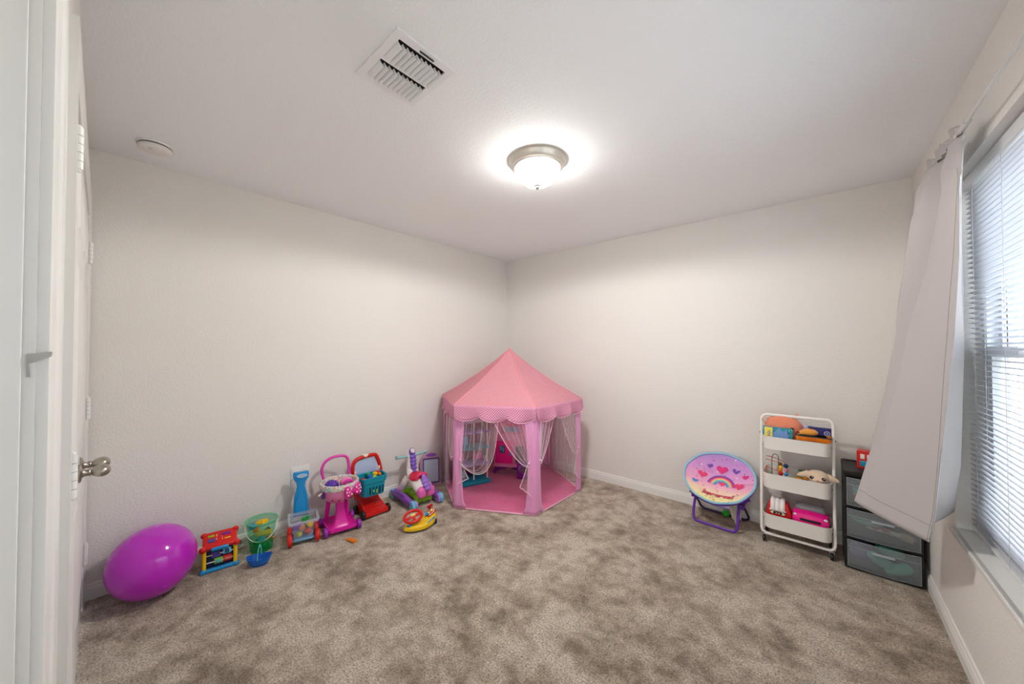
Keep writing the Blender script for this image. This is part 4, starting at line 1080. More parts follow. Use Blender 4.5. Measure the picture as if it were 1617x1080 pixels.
# floor mat
m = MB()
o_ = [hexv(k, TR + 0.004) for k in range(6)]
m.prism([(p.x, p.y) for p in o_], 0.010, bev=0.004)
def mat_satin_floor():
    mm = mat('rose_satin_mat', (226, 112, 160), 0.36, sheen=0.3); t = NT(mm); tc = t.n('ShaderNodeTexCoord')
    nz = t.n('ShaderNodeTexNoise'); nz.inputs['Scale'].default_value = 5; nz.inputs['Detail'].default_value = 5; nz.inputs['Distortion'].default_value = 2.2
    mp = t.n('ShaderNodeMapping'); mp.inputs['Scale'].default_value = (1.0, 2.6, 1.0); mp.inputs['Rotation'].default_value = (0, 0, radians(35))
    t.l(tc.outputs['Object'], mp.inputs['Vector']); t.l(mp.outputs['Vector'], nz.inputs['Vector'])
    bp = t.n('ShaderNodeBump'); bp.inputs['Strength'].default_value = 0.8; bp.inputs['Distance'].default_value = 0.03
    t.l(nz.outputs['Fac'], bp.inputs['Height']); t.l(bp.outputs['Normal'], t.b.inputs['Normal']); return mm
m.build('floor_mat', mat_satin_floor(), tent)
m = MB(); m.tube([hexv(k, TR + 0.004) + Vector((0, 0, 0.009)) for k in range(6)], 0.006, n=6, closed=True, interp=False); m.build('floor_hem', M_HEM, tent)
# frame poles
for k in range(6):
    m = MB(); p = hexv(k, TR - 0.012); m.cyl((p.x, p.y, 0.01), (p.x, p.y, ZE), 0.008, n=10)
    m.build('pole', mat('tent_pole_white', (235, 225, 232), 0.4), tent)
# roof: one panel per side
for k in range(6):
    a, c = hexv(k, TR + 0.022), hexv(k + 1, TR + 0.022)
    a.z = c.z = ZE; ap = Vector((0, 0, ZA))
    nrm = ((a + c) / 2).normalized(); nrm.z = 0
    def rp(u, v, a=a, c=c, ap=ap, nrm=nrm):
        b_ = a.lerp(c, u); p = b_.lerp(ap, v)
        s = sin(pi * v) * 0.018; h = Vector((b_.x, b_.y, 0)).normalized(); g = 0.012 * sin(pi * u) * (1 - v)
        return p - Vector((h.x * s + nrm.x * g, h.y * s + nrm.y * g, (s + g) * 0.9))
    def uvf(u, v): return ((u - 0.5) * 0.71 * (1 - v) + 5, v * 0.78)
    m = MB(); m.grid(rp, 14, 14, uvfn=uvf); m.build('roof_panel', M_ROOF, tent)
m = MB()
for k in range(6):
    a = hexv(k, TR + 0.0235); a.z = ZE; hh_ = Vector((a.x, a.y, 0)).normalized(); pts = []
    for j in range(9):
        t = j / 8; p = a.lerp(Vector((0, 0, ZA + 0.004)), t); s_ = sin(pi * t) * 0.018; pts.append(p - Vector((hh_.x * s_, hh_.y * s_, s_ * 0.9)))
    m.tube(pts, 0.0032, n=6)
m.ell((0, 0, ZA + 0.002), (0.012, 0.012, 0.012)); m.build('roof_seams', mat('roof_seam', (240, 150, 166), 0.8), tent)
# scalloped valance
for k in range(6):
    a, c = hexv(k, TR + 0.024), hexv(k + 1, TR + 0.024)
    nrm = ((a + c) / 2).normalized(); L_ = (c - a).length
    def vp(u, v, a=a, c=c, nrm=nrm):
        p = a.lerp(c, u)
        drop = 0.088 + 0.042 * abs(sin(pi * u * 3)) ** 0.8
        z = ZE + 0.002 - drop * v
        w = 0.016 * sin(u * 19 + k * 2) * v * v + 0.014 * v * sin(pi * u)
        return Vector((p.x, p.y, z)) + nrm * (0.003 + w)
    m = MB(); m.grid(vp, 48, 6, uvfn=lambda u, v: (u * 0.71, v * 0.12)); va = m.build('valance', M_VAL, tent); solid(va, 0.002)
    q = MB(); q.tube([vp(j / 60, 1.0) for j in range(61)], 0.003, n=5, interp=False); q.build('piping', M_HEM, va)
# satin corner columns: two leaves folded round each pole
for k in range(6):
    v0 = hexv(k, TR + 0.004); dn = (hexv(k - 1) - v0).normalized(); dp_ = (hexv(k + 1) - v0).normalized(); outw = v0.normalized()
    def cp(u, v, v0=v0, dn=dn, dp_=dp_, outw=outw):
        z = 0.012 + (ZE - 0.04) * v
        w = 0.066 + 0.034 * (abs(v - 0.42) / 0.58) ** 1.4 + (0.015 if v < 0.05 else 0)
        s = u * 2 - 1
        d = (dp_ * s if s > 0 else dn * -s)
        return Vector((v0.x, v0.y, z)) + d * w + outw * (0.006 + 0.003 * sin(u * 22 + k))
    m = MB(); m.grid(cp, 16, 30); cl_ = m.build('corner_column', M_SATIN, tent); solid(cl_, 0.002)
# sheer drapes
def bez(p0, p1, p2, t): return p0 * (1 - t) ** 2 + p1 * 2 * t * (1 - t) + p2 * t * t
def drape(k, k2, span, tie_z, belly, tail, s0=0.03, name='tied_drape', in_=0.0):
    """drape hung between vertices k and k2, gathered to a tie at vertex k"""
    a, c = hexv(k, TR + 0.006), hexv(k2, TR + 0.006); e = (c - a).normalized(); L_ = (c - a).length
    nrm = ((a + c) / 2).normalized()
    tie = a + e * 0.052 + Vector((0, 0, tie_z)) + nrm * 0.012
    def P(u, v):
        top = a + e * (s0 + (span * L_ - s0) * u) + Vector((0, 0, 0.80))
        ctl = a + e * (0.03 + (span * L_ * belly[0] - 0.03) * u ** 1.1) + Vector((0, 0, 0.80 + (belly[1] - 0.80) * (0.55 + 0.45 * u)))
        en = tie + Vector((0, 0, -0.028 * u + 0.012 * (1 - u)))
        p = bez(top, ctl, en, v)
        fo = 0.013 * sin(u * 26) * (1 - v * 0.55) * (0.25 + v) + 0.02 * sin(pi * v) * u
        return p + nrm * fo
    m = MB(); m.grid(P, 44, 22, uvfn=lambda u, v: (u * 0.45 + k * 0.37, v)); d_ = m.build(name, M_TULLE, tent)
    q = MB(); q.tube([P(1.0, j / 24) for j in range(25)], 0.0030, n=6, interp=False)
    for uu in (0.36, 0.62, 0.83): q.tube([P(uu, j / 24) + nrm * 0.003 for j in range(25)], 0.0014, n=5, interp=False)
    q.build('hem', M_TULLE2, d_)
    if tail:
        def Tl(u, v):
            w = 0.010 + 0.070 * v ** 0.8
            p = tie + e * ((u - 0.55) * w * 1.2 + 0.03 * v) + Vector((0, 0, -tail * v * (1 - 0.25 * u * v)))
            return p + nrm * (0.006 * sin(u * 16) * v)
        m = MB(); m.grid(Tl, 14, 12, uvfn=lambda u, v: (u * 0.2 + 3, v)); t_ = m.build('drape_tail', M_TULLE, tent)
        q = MB(); q.tube([Tl(1.0, j / 10) for j in range(11)] + [Tl(1 - j / 10, 1.0) for j in range(1, 11)], 0.0032, n=5, interp=False); q.build('hem', M_TULLE2, t_)
    q = MB(); q.ell(tie, (0.010, 0.010, 0.008), n=10, m=6); q.build('tie_knot', M_HEM, tent)
drape(0, 1, 0.55, 0.415, (0.98, 0.12), 0.20)
drape(1, 0, 0.55, 0.425, (0.42, 0.40), 0.26)
drape(1, 2, 0.40, 0.44, (0.30, 0.50), 0.0)
drape(2, 1, 0.50, 0.43, (0.55, 0.28), 0.30)
drape(0, 5, 0.42, 0.42, (0.40, 0.42), 0.0)
def hang(k, k2, u0, u1, z0=0.03, nf=9, amp=0.012, seed=0):
    a, c = hexv(k, TR + 0.002), hexv(k2, TR + 0.002); nrm = ((a + c) / 2).normalized()
    def P(u, v):
        p = a.lerp(c, u0 + (u1 - u0) * u)
        return Vector((p.x, p.y, 0.80 + (z0 - 0.80) * v)) - nrm * (0.006 - amp * sin(u * nf * 6.28 + seed) * (0.4 + 0.6 * v))
    m = MB(); m.grid(P, 60, 8, uvfn=lambda u, v: (u * (u1 - u0) * 1.1 + seed, v)); d_ = m.build('straight_drape', M_TULLE, tent)
    q = MB(); q.tube([P(j / 60, 1.0) for j in range(61)], 0.0036, n=5, interp=False); q.build('hem', M_TULLE2, d_)
hang(5, 0, 0.03, 0.30, 0.04, 4, 0.016, 0.3)
hang(2, 3, 0.03, 0.97, 0.03, 8, 0.012, 1.2)
hang(3, 4, 0.05, 0.95, 0.03, 8, 0.010, 2.2)
hang(4, 5, 0.05, 0.95, 0.03, 8, 0.010, 3.1)

# ------------------------------------------------------------------ toys inside the tent
KT = thing('toy_kitchen', 'light pink toy kitchen with magenta door on purple arched feet in the tent', 'toy kitchen', (0.462, -0.462, 0.012), 32)
m = MB(); m.box((0, 0, 0.345), (0.330, 0.13, 0.51), 0.008); m.box((0, -0.004, 0.088), (0.345, 0.145, 0.016), 0.006); kb = m.build('cabinet', P_PINK, KT)
m = MB(T(-0.055, -0.072, 0.235)); m.box((0, 0, 0), (0.185, 0.014, 0.235), 0.010); kd = m.build('door', P_HOT, KT)
q = MB(T(-0.070, -0.081, 0.268)); q.box((0, 0, 0), (0.062, 0.004, 0.075), 0.001); q.m = 1; q.box((-0.014, -0.003, 0.008), (0.020, 0.003, 0.045), 0.001); q.box((0.012, -0.003, -0.004), (0.018, 0.003, 0.046), 0.001); q.build('picture', [mat('picture_navy', (60, 74, 120), 0.4), mat('picture_blue', (120, 160, 200), 0.4)], kd)
q = MB(T(0.020, -0.084, 0.225)); q.box((0, 0, 0), (0.014, 0.012, 0.05), 0.004); q.build('handle', P_BLUE, kd)
m = MB(T(0.112, -0.072, 0.215)); m.box((0, 0, 0), (0.085, 0.012, 0.18), 0.006); m.build('oven_window', mat('mauve_glass', (120, 80, 112), 0.25), KT)
m = MB(T(0.02, -0.070, 0.48)); m.box((0.0, 0, 0), (0.22, 0.010, 0.10), 0.006); m.m = 1; m.box((0.01, -0.004, 0.0), (0.16, 0.006, 0.055), 0.004); m.build('cupboard_front', [mat('rose_panel', (226, 120, 160), 0.4), mat('pale_blue_panel', (160, 180, 214), 0.4)], KT)
m = MB(T(-0.02, -0.02, 0.615)); m.box((0, 0, 0), (0.30, 0.12, 0.03), 0.010); m.m = 1
for x in (-0.09, 0.0, 0.09): m.cyl((x, -0.02, 0.012), (x, -0.02, 0.03), 0.028, n=20)
m.build('stove_top', [mat('silver_toy_top', (176, 176, 186), 0.3, 0.3), mat('grey_burner', (110, 110, 122), 0.4)], KT)
for sx in (-1, 1):
    m = MB(); m.tube([(sx * 0.168, -0.045, 0.010), (sx * 0.150, -0.045, 0.028), (sx * 0.10, -0.045, 0.052), (sx * 0.03, -0.045, 0.070)], 0.015, n=12); m.tube([(sx * 0.16, -0.045, 0.012), (sx * 0.16, 0.06, 0.012)], 0.013, n=10, interp=False); m.box((sx * 0.12, 0.0, 0.062), (0.09, 0.11, 0.030), 0.008); m.build('foot', P_DPUR, KT)
HB = thing('toy_oven', 'small deep purple toy box with heart window on the tent mat', 'toy', (0.692, -0.484, 0.012), 30)
m = MB(); m.box((0, -0.015, 0.088), (0.165, 0.07, 0.172), 0.010); m.build('box', P_DPUR, HB)
def heart(s): 
    o = []
    for k in range(36):
        t = 2 * pi * k / 36; o.append((s * 16 * sin(t) ** 3, s * (13 * cos(t) - 5 * cos(2 * t) - 2 * cos(3 * t) - cos(4 * t)) * 0.9))
    return o
m = MB(T(0, -0.0495, 0.098) @ RX(90)); m.prism(heart(0.0042), 0.004); hw = m.build('heart_frame', P_PUR, HB)
m = MB(T(0, -0.0525, 0.098) @ RX(90)); m.prism(heart(0.0034), 0.003); m.build('heart_window', mat('smoky_mauve', (110, 84, 110), 0.25), HB)
DH = thing('dollhouse', 'open tiered dollhouse with teal base and lavender floors inside the tent', 'dollhouse', (0.330, -0.905, 0.012), 70)
m = MB(); m.box((0, 0, 0.018), (0.33, 0.24, 0.036), 0.006); m.build('base', P_TEAL, DH)
m = MB(); m.box((0.0, 0.112, 0.33), (0.31, 0.010, 0.60), 0.002); m.build('back_wall', mat('raspberry_wall', (150, 20, 96), 0.5), DH)
for z, m_ in ((0.185, P_LPUR), (0.345, mat('aqua_floor', (60, 170, 190), 0.4)), (0.50, P_LPUR)):
    m = MB(); m.box((0.01, 0.01, z), (0.31, 0.20, 0.016), 0.004)
    for k in range(8): m.cyl((-0.13 + k * 0.038, -0.092, z), (-0.13 + k * 0.038, -0.092, z + 0.005), 0.014, n=12)
    m.build('floor', m_, DH)
for x in (-0.145, 0.0, 0.145):
    m = MB(); m.cyl((x, -0.07, 0.03), (x, -0.07, 0.60), 0.007, n=10); m.build('post', P_WHITE, DH)
m = MB(); m.box((-0.10, 0.05, 0.075), (0.09, 0.08, 0.07), 0.008); m.build('doll_bed', P_AQUA, DH)
m = MB(); m.box((0.08, 0.05, 0.235), (0.10, 0.07, 0.07), 0.008); m.build('doll_sofa', P_MAG, DH)
m = MB(); m.box((-0.09, 0.04, 0.24), (0.05, 0.05, 0.08), 0.008); m.build('doll_cupboard', P_PINK, DH)
m = MB(); m.box((-0.06, 0.05, 0.40), (0.08, 0.05, 0.09), 0.01); m.build('doll_wardrobe', P_LBLUE, DH)
m = MB(); m.prism([(-0.17, 0), (0.17, 0), (0.13, 0.05), (-0.13, 0.05)], 0.18, M=T(0, 0.09, 0.60) @ RX(90)); m.build('roof', mat('silver_lilac_roof', (190, 178, 206), 0.35), DH)

# ------------------------------------------------------------------ child's folding saucer chair
CH = thing('folding_saucer_chair', 'round pastel folding child chair with purple tube legs by the back wall', 'chair', (2.385, -0.190, 0), -4)
M_SEATP = mat('pastel_print_cloth', (230, 160, 210), 0.75); t = NT(M_SEATP); uv = t.n('ShaderNodeUVMap'); sp = t.n('ShaderNodeSeparateXYZ'); t.l(uv.outputs['UV'], sp.inputs[0])
grad = t.ramp(sp.outputs[1], [(0.06, (250, 244, 160)), (0.24, (250, 222, 190)), (0.40, (248, 176, 206)), (0.66, (222, 156, 218)), (1.0, (186, 146, 216))])
mp = t.n('ShaderNodeMapping'); mp.inputs['Scale'].default_value = (17, 17, 1); t.l(uv.outputs['UV'], mp.inputs['Vector'])
vo = t.n('ShaderNodeTexVoronoi'); vo.inputs['Scale'].default_value = 1.0; t.l(mp.outputs['Vector'], vo.inputs['Vector'])
sc = t.n('ShaderNodeSeparateColor'); t.l(vo.outputs['Color'], sc.inputs[0])
cc = t.ramp(sc.outputs[0], [(0.0, (236, 60, 130)), (0.25, (255, 250, 250)), (0.45, (120, 80, 180)), (0.65, (250, 170, 90)), (0.82, (60, 170, 170))], 'CONSTANT')
f1 = t.math('MULTIPLY', t.math('LESS_THAN', vo.outputs['Distance'], 0.20), t.math('GREATER_THAN', sc.outputs[1], 0.35))
c1 = t.mix(f1, grad, cc)
# wavy doodle lines
wv = t.n('ShaderNodeTexNoise'); wv.inputs['Scale'].default_value = 7.0; t.l(uv.outputs['UV'], wv.inputs['Vector'])
f2 = t.math('MULTIPLY', t.math('LESS_THAN', t.math('ABSOLUTE', t.math('SUBTRACT', wv.outputs['Fac'], 0.57)), 0.006), 0.75)
t.l(t.mix(f2, c1, lin((190, 60, 130))), t.b.inputs['Base Color'])
SR = 0.238
Ks = T(0, 0.0, 0.345) @ RX(40)      # seat disc frame: local xy is the disc, +y up the back
def seatp(u, v):
    r = v; th = 2 * pi * u
    x, y = SR * 1.03 * r * cos(th), SR * 0.93 * r * sin(th)
    wob = 0.004 * sin(th * 9) * r
    return Vector((x, y, -0.060 * (1 - r ** 2.2) + 0.010 * (x / SR) ** 2 + wob))
m = MB(Ks); m.grid(seatp, 64, 14, uvfn=lambda u, v: (0.5 + 0.5 * v * cos(2 * pi * u), 0.5 + 0.5 * v * sin(2 * pi * u))); st = m.build('seat', M_SEATP, CH); solid(st, 0.006, -1)
m = MB(Ks); m.tube([seatp(k / 48, 1.0) + Vector((0, 0, 0.001)) for k in range(48)], 0.0085, n=10, closed=True, k=1); m.build('rim_binding', mat('pale_blue_binding', (150, 200, 226), 0.6), CH)
m = MB(Ks @ T(0, 0, -0.014)); m.tube([Vector((SR * 1.0 * cos(2 * pi * k / 24), SR * 0.94 * sin(2 * pi * k / 24), 0)) for k in range(24)], 0.008, n=10, closed=True, k=2); m.build('rim_tube', mat('purple_tube', (104, 44, 168), 0.35), CH)
# printed figure area: plain rainbow arc with hearts, no character
def onseat(x, y, h=0.002):
    r = sqrt((x / (SR * 1.03)) ** 2 + (y / (SR * 0.97)) ** 2)
    return Vector((x, y, -0.060 * (1 - r ** 2.2) + 0.010 * (x / SR) ** 2 + h))
q = MB(Ks)
for j, mi in enumerate(range(5)):
    q.m = mi; rr = 0.098 - j * 0.012
    def arc(u, v, rr=rr): a = pi * (0.04 + 0.92 * u); r2 = rr - 0.012 * v; return onseat(0.015 + r2 * cos(a), -0.045 + r2 * sin(a), 0.0025)
    q.grid(arc, 30, 1)
q.build('rainbow_print', [mat('print_violet', (120, 80, 180), 0.7), mat('print_rose', (236, 70, 120), 0.7), mat('print_peach', (250, 190, 140), 0.7), mat('print_mint', (130, 205, 190), 0.7), mat('print_blue', (90, 140, 210), 0.7)], st)
for (x, y, s, m_) in ((-0.125, 0.02, 0.0022, 'print_rose'), (0.135, -0.02, 0.0022, 'print_rose'), (0.0, 0.10, 0.0026, 'print_magenta'), (-0.09, 0.11, 0.0016, 'print_violet'), (0.10, 0.105, 0.0018, 'print_violet'), (0.02, -0.02, 0.0015, 'print_rose'), (-0.16, -0.06, 0.0014, 'print_blue'), (0.17, 0.06, 0.0014, 'print_magenta')):
    q = MB(Ks); pts = [onseat(x + hx_, y + hy_, 0.0035) for hx_, hy_ in heart(s)]; q.add(pts + [onseat(x, y, 0.0035)], [[i, (i + 1) % 36, 36] for i in range(36)]); q.build('heart_print', mat(m_, (226, 50, 130), 0.7), st)
# wording along the front edge of the seat
cu = bpy.data.curves.new('seat_wording_curve', 'FONT'); cu.body = 'Supremeow!'; cu.size = 0.050; cu.shear = 0.25; cu.align_x = 'CENTER'; cu.align_y = 'CENTER'; cu.offset = 0.0018
to = bpy.data.objects.new('tmp_text', cu); COL.objects.link(to); bpy.context.view_layer.update()
me = bpy.data.meshes.new_from_object(to.evaluated_get(bpy.context.evaluated_depsgraph_get())); bpy.data.objects.remove(to)
me.transform(Matrix.Identity(4))
for v in me.vertices:
    x, y = v.co.x * 0.82, v.co.y
    p = Ks @ onseat(x + 0.012, -0.138 + y + 0.9 * (x * x) * 0.6, 0.0085); v.co = p
me.materials.clear(); me.materials.append(mat('raspberry_lettering', (200, 20, 90), 0.7)); me.name = 'seat_wording'
to = bpy.data.objects.new('seat_wording', me); COL.objects.link(to); to.parent = st
M_TUBE = MATS['purple_tube']; M_DTUBE = mat('dark_purple_tube', (48, 24, 74), 0.35)
m = MB()
xl = 0.150
m.tube([(-xl, 0.05, 0.300), (-xl + 0.004, -0.02, 0.225), (-xl, -0.075, 0.14), (-xl, -0.108, 0.055), (-xl + 0.012, -0.118, 0.016), (-xl + 0.045, -0.120, 0.009), (0, -0.121, 0.009), (xl - 0.045, -0.120, 0.009), (xl - 0.012, -0.118, 0.016), (xl, -0.108, 0.055), (xl, -0.075, 0.14), (xl - 0.004, -0.02, 0.225), (xl, 0.05, 0.300)], 0.0095, n=12); m.build('front_leg_frame', M_TUBE, CH)
m = MB(); xl = 0.172
m.tube([(-xl, -0.10, 0.215), (-xl, -0.03, 0.18), (-xl, 0.08, 0.09), (-xl, 0.135, 0.035), (-xl + 0.02, 0.146, 0.014), (-xl + 0.05, 0.148, 0.009), (0, 0.148, 0.009), (xl - 0.05, 0.148, 0.009), (xl - 0.02, 0.146, 0.014), (xl, 0.135, 0.035), (xl, 0.08, 0.09), (xl, -0.03, 0.18), (xl, -0.10, 0.215)], 0.0085, n=10); m.build('rear_leg_frame', M_DTUBE, CH)
for sx in (-1, 1):
    m = MB(); m.cyl((sx * 0.135, -0.038, 0.20), (sx * 0.185, -0.038, 0.20), 0.006, n=10); m.tube([(sx * 0.168, -0.06, 0.165), (sx * 0.186, -0.02, 0.215), (sx * 0.205, 0.0, 0.228)], 0.010, n=10); m.build('hinge_bracket', M_TUBE, CH)
m = MB(); m.grid(lambda u, v: Vector((-0.02 + 0.13 * u * 1.0, -0.160 + 0.020 * v, 0.196 - 0.026 * v - 0.004 * sin(pi * u))), 10, 2); sk = m.build('seat_skirt', mat('lilac_skirt', (178, 166, 216), 0.8), CH); solid(sk, 0.003)
for (x, y, z0, z1, w, mm_) in ((0.085, -0.02, 0.205, 0.065, 0.022, (216, 208, 198)), (0.105, -0.035, 0.205, 0.035, 0.020, (196, 188, 180)), (0.122, 0.0, 0.20, 0.075, 0.024, (224, 222, 224))):
    q = MB(); q.grid(lambda u, v, x=x, y=y, z0=z0, z1=z1, w=w: Vector((x + w * (u - 0.5) + 0.018 * v, y + 0.006 * sin(v * 3), z0 + (z1 - z0) * v - 0.02 * u * v)), 2, 6)
    o = q.build('care_tag', mat('tag_%d' % mm_[2], mm_, 0.85), CH); solid(o, 0.001)
gb = thing('green_toy_ball', 'small bright green plastic ball under the folding saucer chair', 'ball', (2.412, -0.062, 0.026))
m = MB(); m.ell((0, 0, 0), 0.026); m.build('shell', mat('vivid_green_plastic', (40, 196, 40), 0.3), gb)
m = MB(); m.lathe([(0.0262, -0.003), (0.0268, 0.0), (0.0262, 0.003)], n=24, M=RX(30)); m.build('seam', mat('dark_green_seam', (20, 130, 24), 0.4), gb)

# ------------------------------------------------------------------ rolling cart
RCX, RCW = 2.862, 0.385
CT = thing('rolling_cart', 'white three tier metal rolling cart on casters against the back wall', 'rolling cart', (RCX, -0.20, 0), 0)
M_CRT = mat('cart_white', (244, 241, 236), 0.35)
xl = RCW / 2
def LP(x, z): return Vector((x, -0.085 + 0.075 * (z - 0.075) / 0.80, z))
m = MB()
cr = 0.035
pts = []
for (cx_, cz_, a0) in ((xl - cr, 0.875 - cr, 0), (-xl + cr, 0.875 - cr, 90), (-xl + cr, 0.058 + cr, 180), (xl - cr, 0.058 + cr, 270)):
    for k in range(7):
        a = radians(a0 + 15 * k); pts.append(LP(cx_ + cr * cos(a), cz_ + cr * sin(a)))
m.tube(pts, 0.0095, n=12, closed=True, interp=False); m.build('loop_frame', M_CRT, CT)
m = MB()
m.tube([(-xl + 0.005, -0.08, 0.064), (-xl + 0.01, 0.06, 0.064), (-xl + 0.03, 0.085, 0.064), (xl - 0.03, 0.085, 0.064), (xl - 0.01, 0.06, 0.064), (xl - 0.005, -0.08, 0.064)], 0.008, n=10); m.build('rear_base_bar', M_CRT, CT)
def tray(zt, zb):
    q = MB(); w1, d1 = RCW - 0.022, 0.235
    rings = []
    for z, s in ((zb, 0.965), (zb + 0.006, 0.975), (zt - 0.004, 1.0), (zt, 1.012), (zt, 0.992), (zt - 0.006, 0.988), (zb + 0.008, 0.962)):
        rings.append([Vector((p[0], p[1] - 0.012, z)) for p in rrect(w1 * s, d1 * s, 0.045, 6)])
    q.loft(rings, True, True); o = q.build('tray', M_CRT, CT)
    for sx in (-1, 1):
        r = MB(); zz = (zt + zb) / 2; p = LP(sx * (xl - 0.002), zz); r.cyl((p.x - sx * 0.012, p.y, zz), (p.x + sx * 0.011, p.y, zz), 0.005, n=10); r.build('screw', mat('cart_screw', (90, 88, 86), 0.4, 0.7), o)
    return o
tray(0.742, 0.655); tray(0.487, 0.385); tray(0.208, 0.112)
for sx in (-1, 1):
    m = MB(); p = LP(sx * xl, 0.745); m.box((p.x, p.y, 0.745), (0.026, 0.010, 0.008), 0.002); m.build('clip', P_BLACK, CT)
    for sy, y in ((-1, -0.088), (1, 0.07)):
        x = sx * (xl - 0.016)
        c_ = MB(); c_.cyl((x, y, 0.05), (x, y, 0.062), 0.005, n=10); c_.box((x, y + 0.004, 0.050), (0.022, 0.024, 0.006), 0.002); c_.box((x - 0.011, y + 0.002, 0.036), (0.003, 0.022, 0.03), 0.001); c_.box((x + 0.011, y + 0.002, 0.036), (0.003, 0.022, 0.03), 0.001)
        cs = c_.build('caster', mat('caster_steel', (170, 168, 164), 0.3, 0.8), CT)
        wheel('wheel', (x, y - 0.002, 0.0215), 0.0215, 0.017, P_BLACK, cs)
def cl(x, y, z): return (RCX + x, -0.20 + y, z)
# --- top tray
pl = thing('peach_plush', 'peach coloured round plush standing behind the books on the cart', 'plush toy', cl(-0.070, 0.005, 0.663), 0)
m = MB(); m.ell((0, 0.0, 0.125), (0.108, 0.045, 0.098)); m.ell((0.07, 0.002, 0.07), (0.05, 0.035, 0.07)); m.build('body', mat('peach_fur', (240, 144, 112), 0.95, sheen=0.6, bump=(160, 0.7, 0.004)), pl)
m = MB(); m.ell((0.052, -0.048, 0.135), (0.009, 0.005, 0.006)); m.build('eye', P_BLACK, pl)
m = MB(); m.tube([(-0.10, -0.02, 0.155), (-0.12, -0.03, 0.178), (-0.085, -0.02, 0.188)], 0.004, n=8); m.tube([(0.06, 0.01, 0.200), (0.075, 0.012, 0.232), (0.085, 0.01, 0.212)], 0.006, n=8); m.build('ear', mat('pale_peach_fur', (236, 190, 168), 0.9), pl)
# picture book with a cut-out on its cover (character left out: plain yellow and teal cover)
bk1 = thing('picture_book', 'teal and yellow picture book standing at the left in the top tray', 'book', cl(-0.098, -0.075, 0.664), 0)
m = MB(T(0, 0, 0) @ RX(-8)); m.box((0, 0, 0.068), (0.168, 0.012, 0.136), 0.002); cov = m.build('cover', confetti('teal_speckled_cover', (40, 140, 160), [(90, 200, 200), (250, 240, 150), (40, 140, 160), (60, 170, 120)], 130, 0.35), bk1)
q = MB(RX(-8)); q.box((-0.050, -0.0068, 0.066), (0.046, 0.002, 0.128), 0.0005); q.build('yellow_panel', mat('cover_yellow', (240, 216, 90), 0.5), cov)
q = MB(RX(-8))
for j, (z, w) in enumerate(((0.100, 0.012), (0.088, 0.018), (0.074, 0.010), (0.060, 0.020), (0.046, 0.014))):
    q.box((-0.050, -0.0082, z), (w, 0.001, 0.005)); q.box((-0.050 + w / 2, -0.0082, z + 0.004), (0.004, 0.001, 0.010))
q.build('cover_lettering', mat('cover_ink_blue', (60, 110, 170), 0.6), cov)
q = MB(RX(-8) @ T(0.012, -0.0095, 0.062) @ RX(90)); q.prism([(-0.038, -0.055), (0.046, -0.055), (0.058, -0.035), (0.050, 0.01), (0.040, 0.066), (0.020, 0.045), (-0.006, 0.072), (-0.034, 0.03)], 0.003); q.build('cut_out_shape', mat('cut_out_blue', (110, 150, 205), 0.5), cov)
q = MB(RX(-8) @ T(0.020, -0.0125, 0.035) @ RX(90)); q.prism([(-0.02, -0.012), (0.036, -0.012), (0.030, 0.012), (-0.008, 0.014)], 0.001); q.build('cut_out_patch', mat('cover_yellow', (240, 216, 90)), cov)
OT = thing('orange_tray', 'shallow orange tray with dark rim at the right of the top tier', 'tray', cl(0.092, -0.058, 0.741), 0)
m = MB(); rloft(m, [(0.0, 0.172, 0.115), (0.002, 0.176, 0.118), (0.030, 0.182, 0.126), (0.030, 0.172, 0.116), (0.004, 0.166, 0.108)], 0.02, caps=(True, True)); m.build('tray_body', P_ORG, OT)
m = MB(); m.tube([(p[0], p[1], 0.031) for p in rrect(0.180, 0.124, 0.02, 5)], 0.003, n=6, closed=True, interp=False); m.build('dark_rim', mat('dark_teal_rim', (20, 60, 70), 0.5), OT)
m = MB()
for k in range(7): m.box((-0.03 + k * 0.007, -0.0625, 0.016), (0.002, 0.002, 0.018))
m.build('ribs', mat('dark_orange', (206, 96, 10), 0.5), OT)
for j, (nm_, w, z, h, m_, lab, rz_) in enumerate((('board_book', 0.150, 0.747, 0.012, mat('mint_cover', (150, 206, 180), 0.5), 'mint green book lying lowest in the orange tray', 2), ('board_book', 0.140, 0.7595, 0.011, mat('amber_cover', (226, 176, 70), 0.5), 'amber book lying on the mint book in the orange tray', -3))):
    o = thing(nm_, lab, 'book', cl(0.090, -0.062, z), rz_, 'books in the orange tray')
    q = MB(); q.box((0, 0, h / 2), (w, 0.095, h), 0.001); q.build('pages', mat('cream_pages', (232, 224, 200), 0.7), o)
    q = MB(); q.box((0, 0, h - 0.001), (w + 0.004, 0.099, 0.002), 0.0005); q.box((0, 0, 0.001), (w + 0.004, 0.099, 0.002), 0.0005); q.box((0, 0.049, h / 2), (w + 0.004, 0.002, h)); q.build('cover', m_, o)
o = thing('navy_picture_book', 'navy blue picture book standing at the right of the top tier', 'book', cl(0.128, 0.000, 0.735), 0)
m = MB(RX(-6)); m.box((0, 0, 0.042), (0.125, 0.010, 0.084), 0.001); cv = m.build('cover', mat('midnight_blue_cover', (36, 34, 110), 0.5), o)
q = MB(RX(-6) @ T(0.034, -0.0058, 0.048) @ RX(90)); q.lathe([(0.011, 0), (0.0135, 0.001), (0.016, 0)], n=20); q.lathe([(0.0, 0.001), (0.005, 0.0)], n=12); q.build('cover_emblem', mat('silver_lilac_print', (190, 186, 222), 0.5), cv)
text_mesh('cover_lettering', 'noe', 0.022, mat('cream_ink', (232, 224, 226), 0.6), cv, (-0.018, -0.0075, 0.024), (84, 0, 0))
o = thing('pastel_picture_book', 'pastel lilac picture book standing in the middle of the top tier', 'book', cl(0.036, 0.012, 0.730), 0)
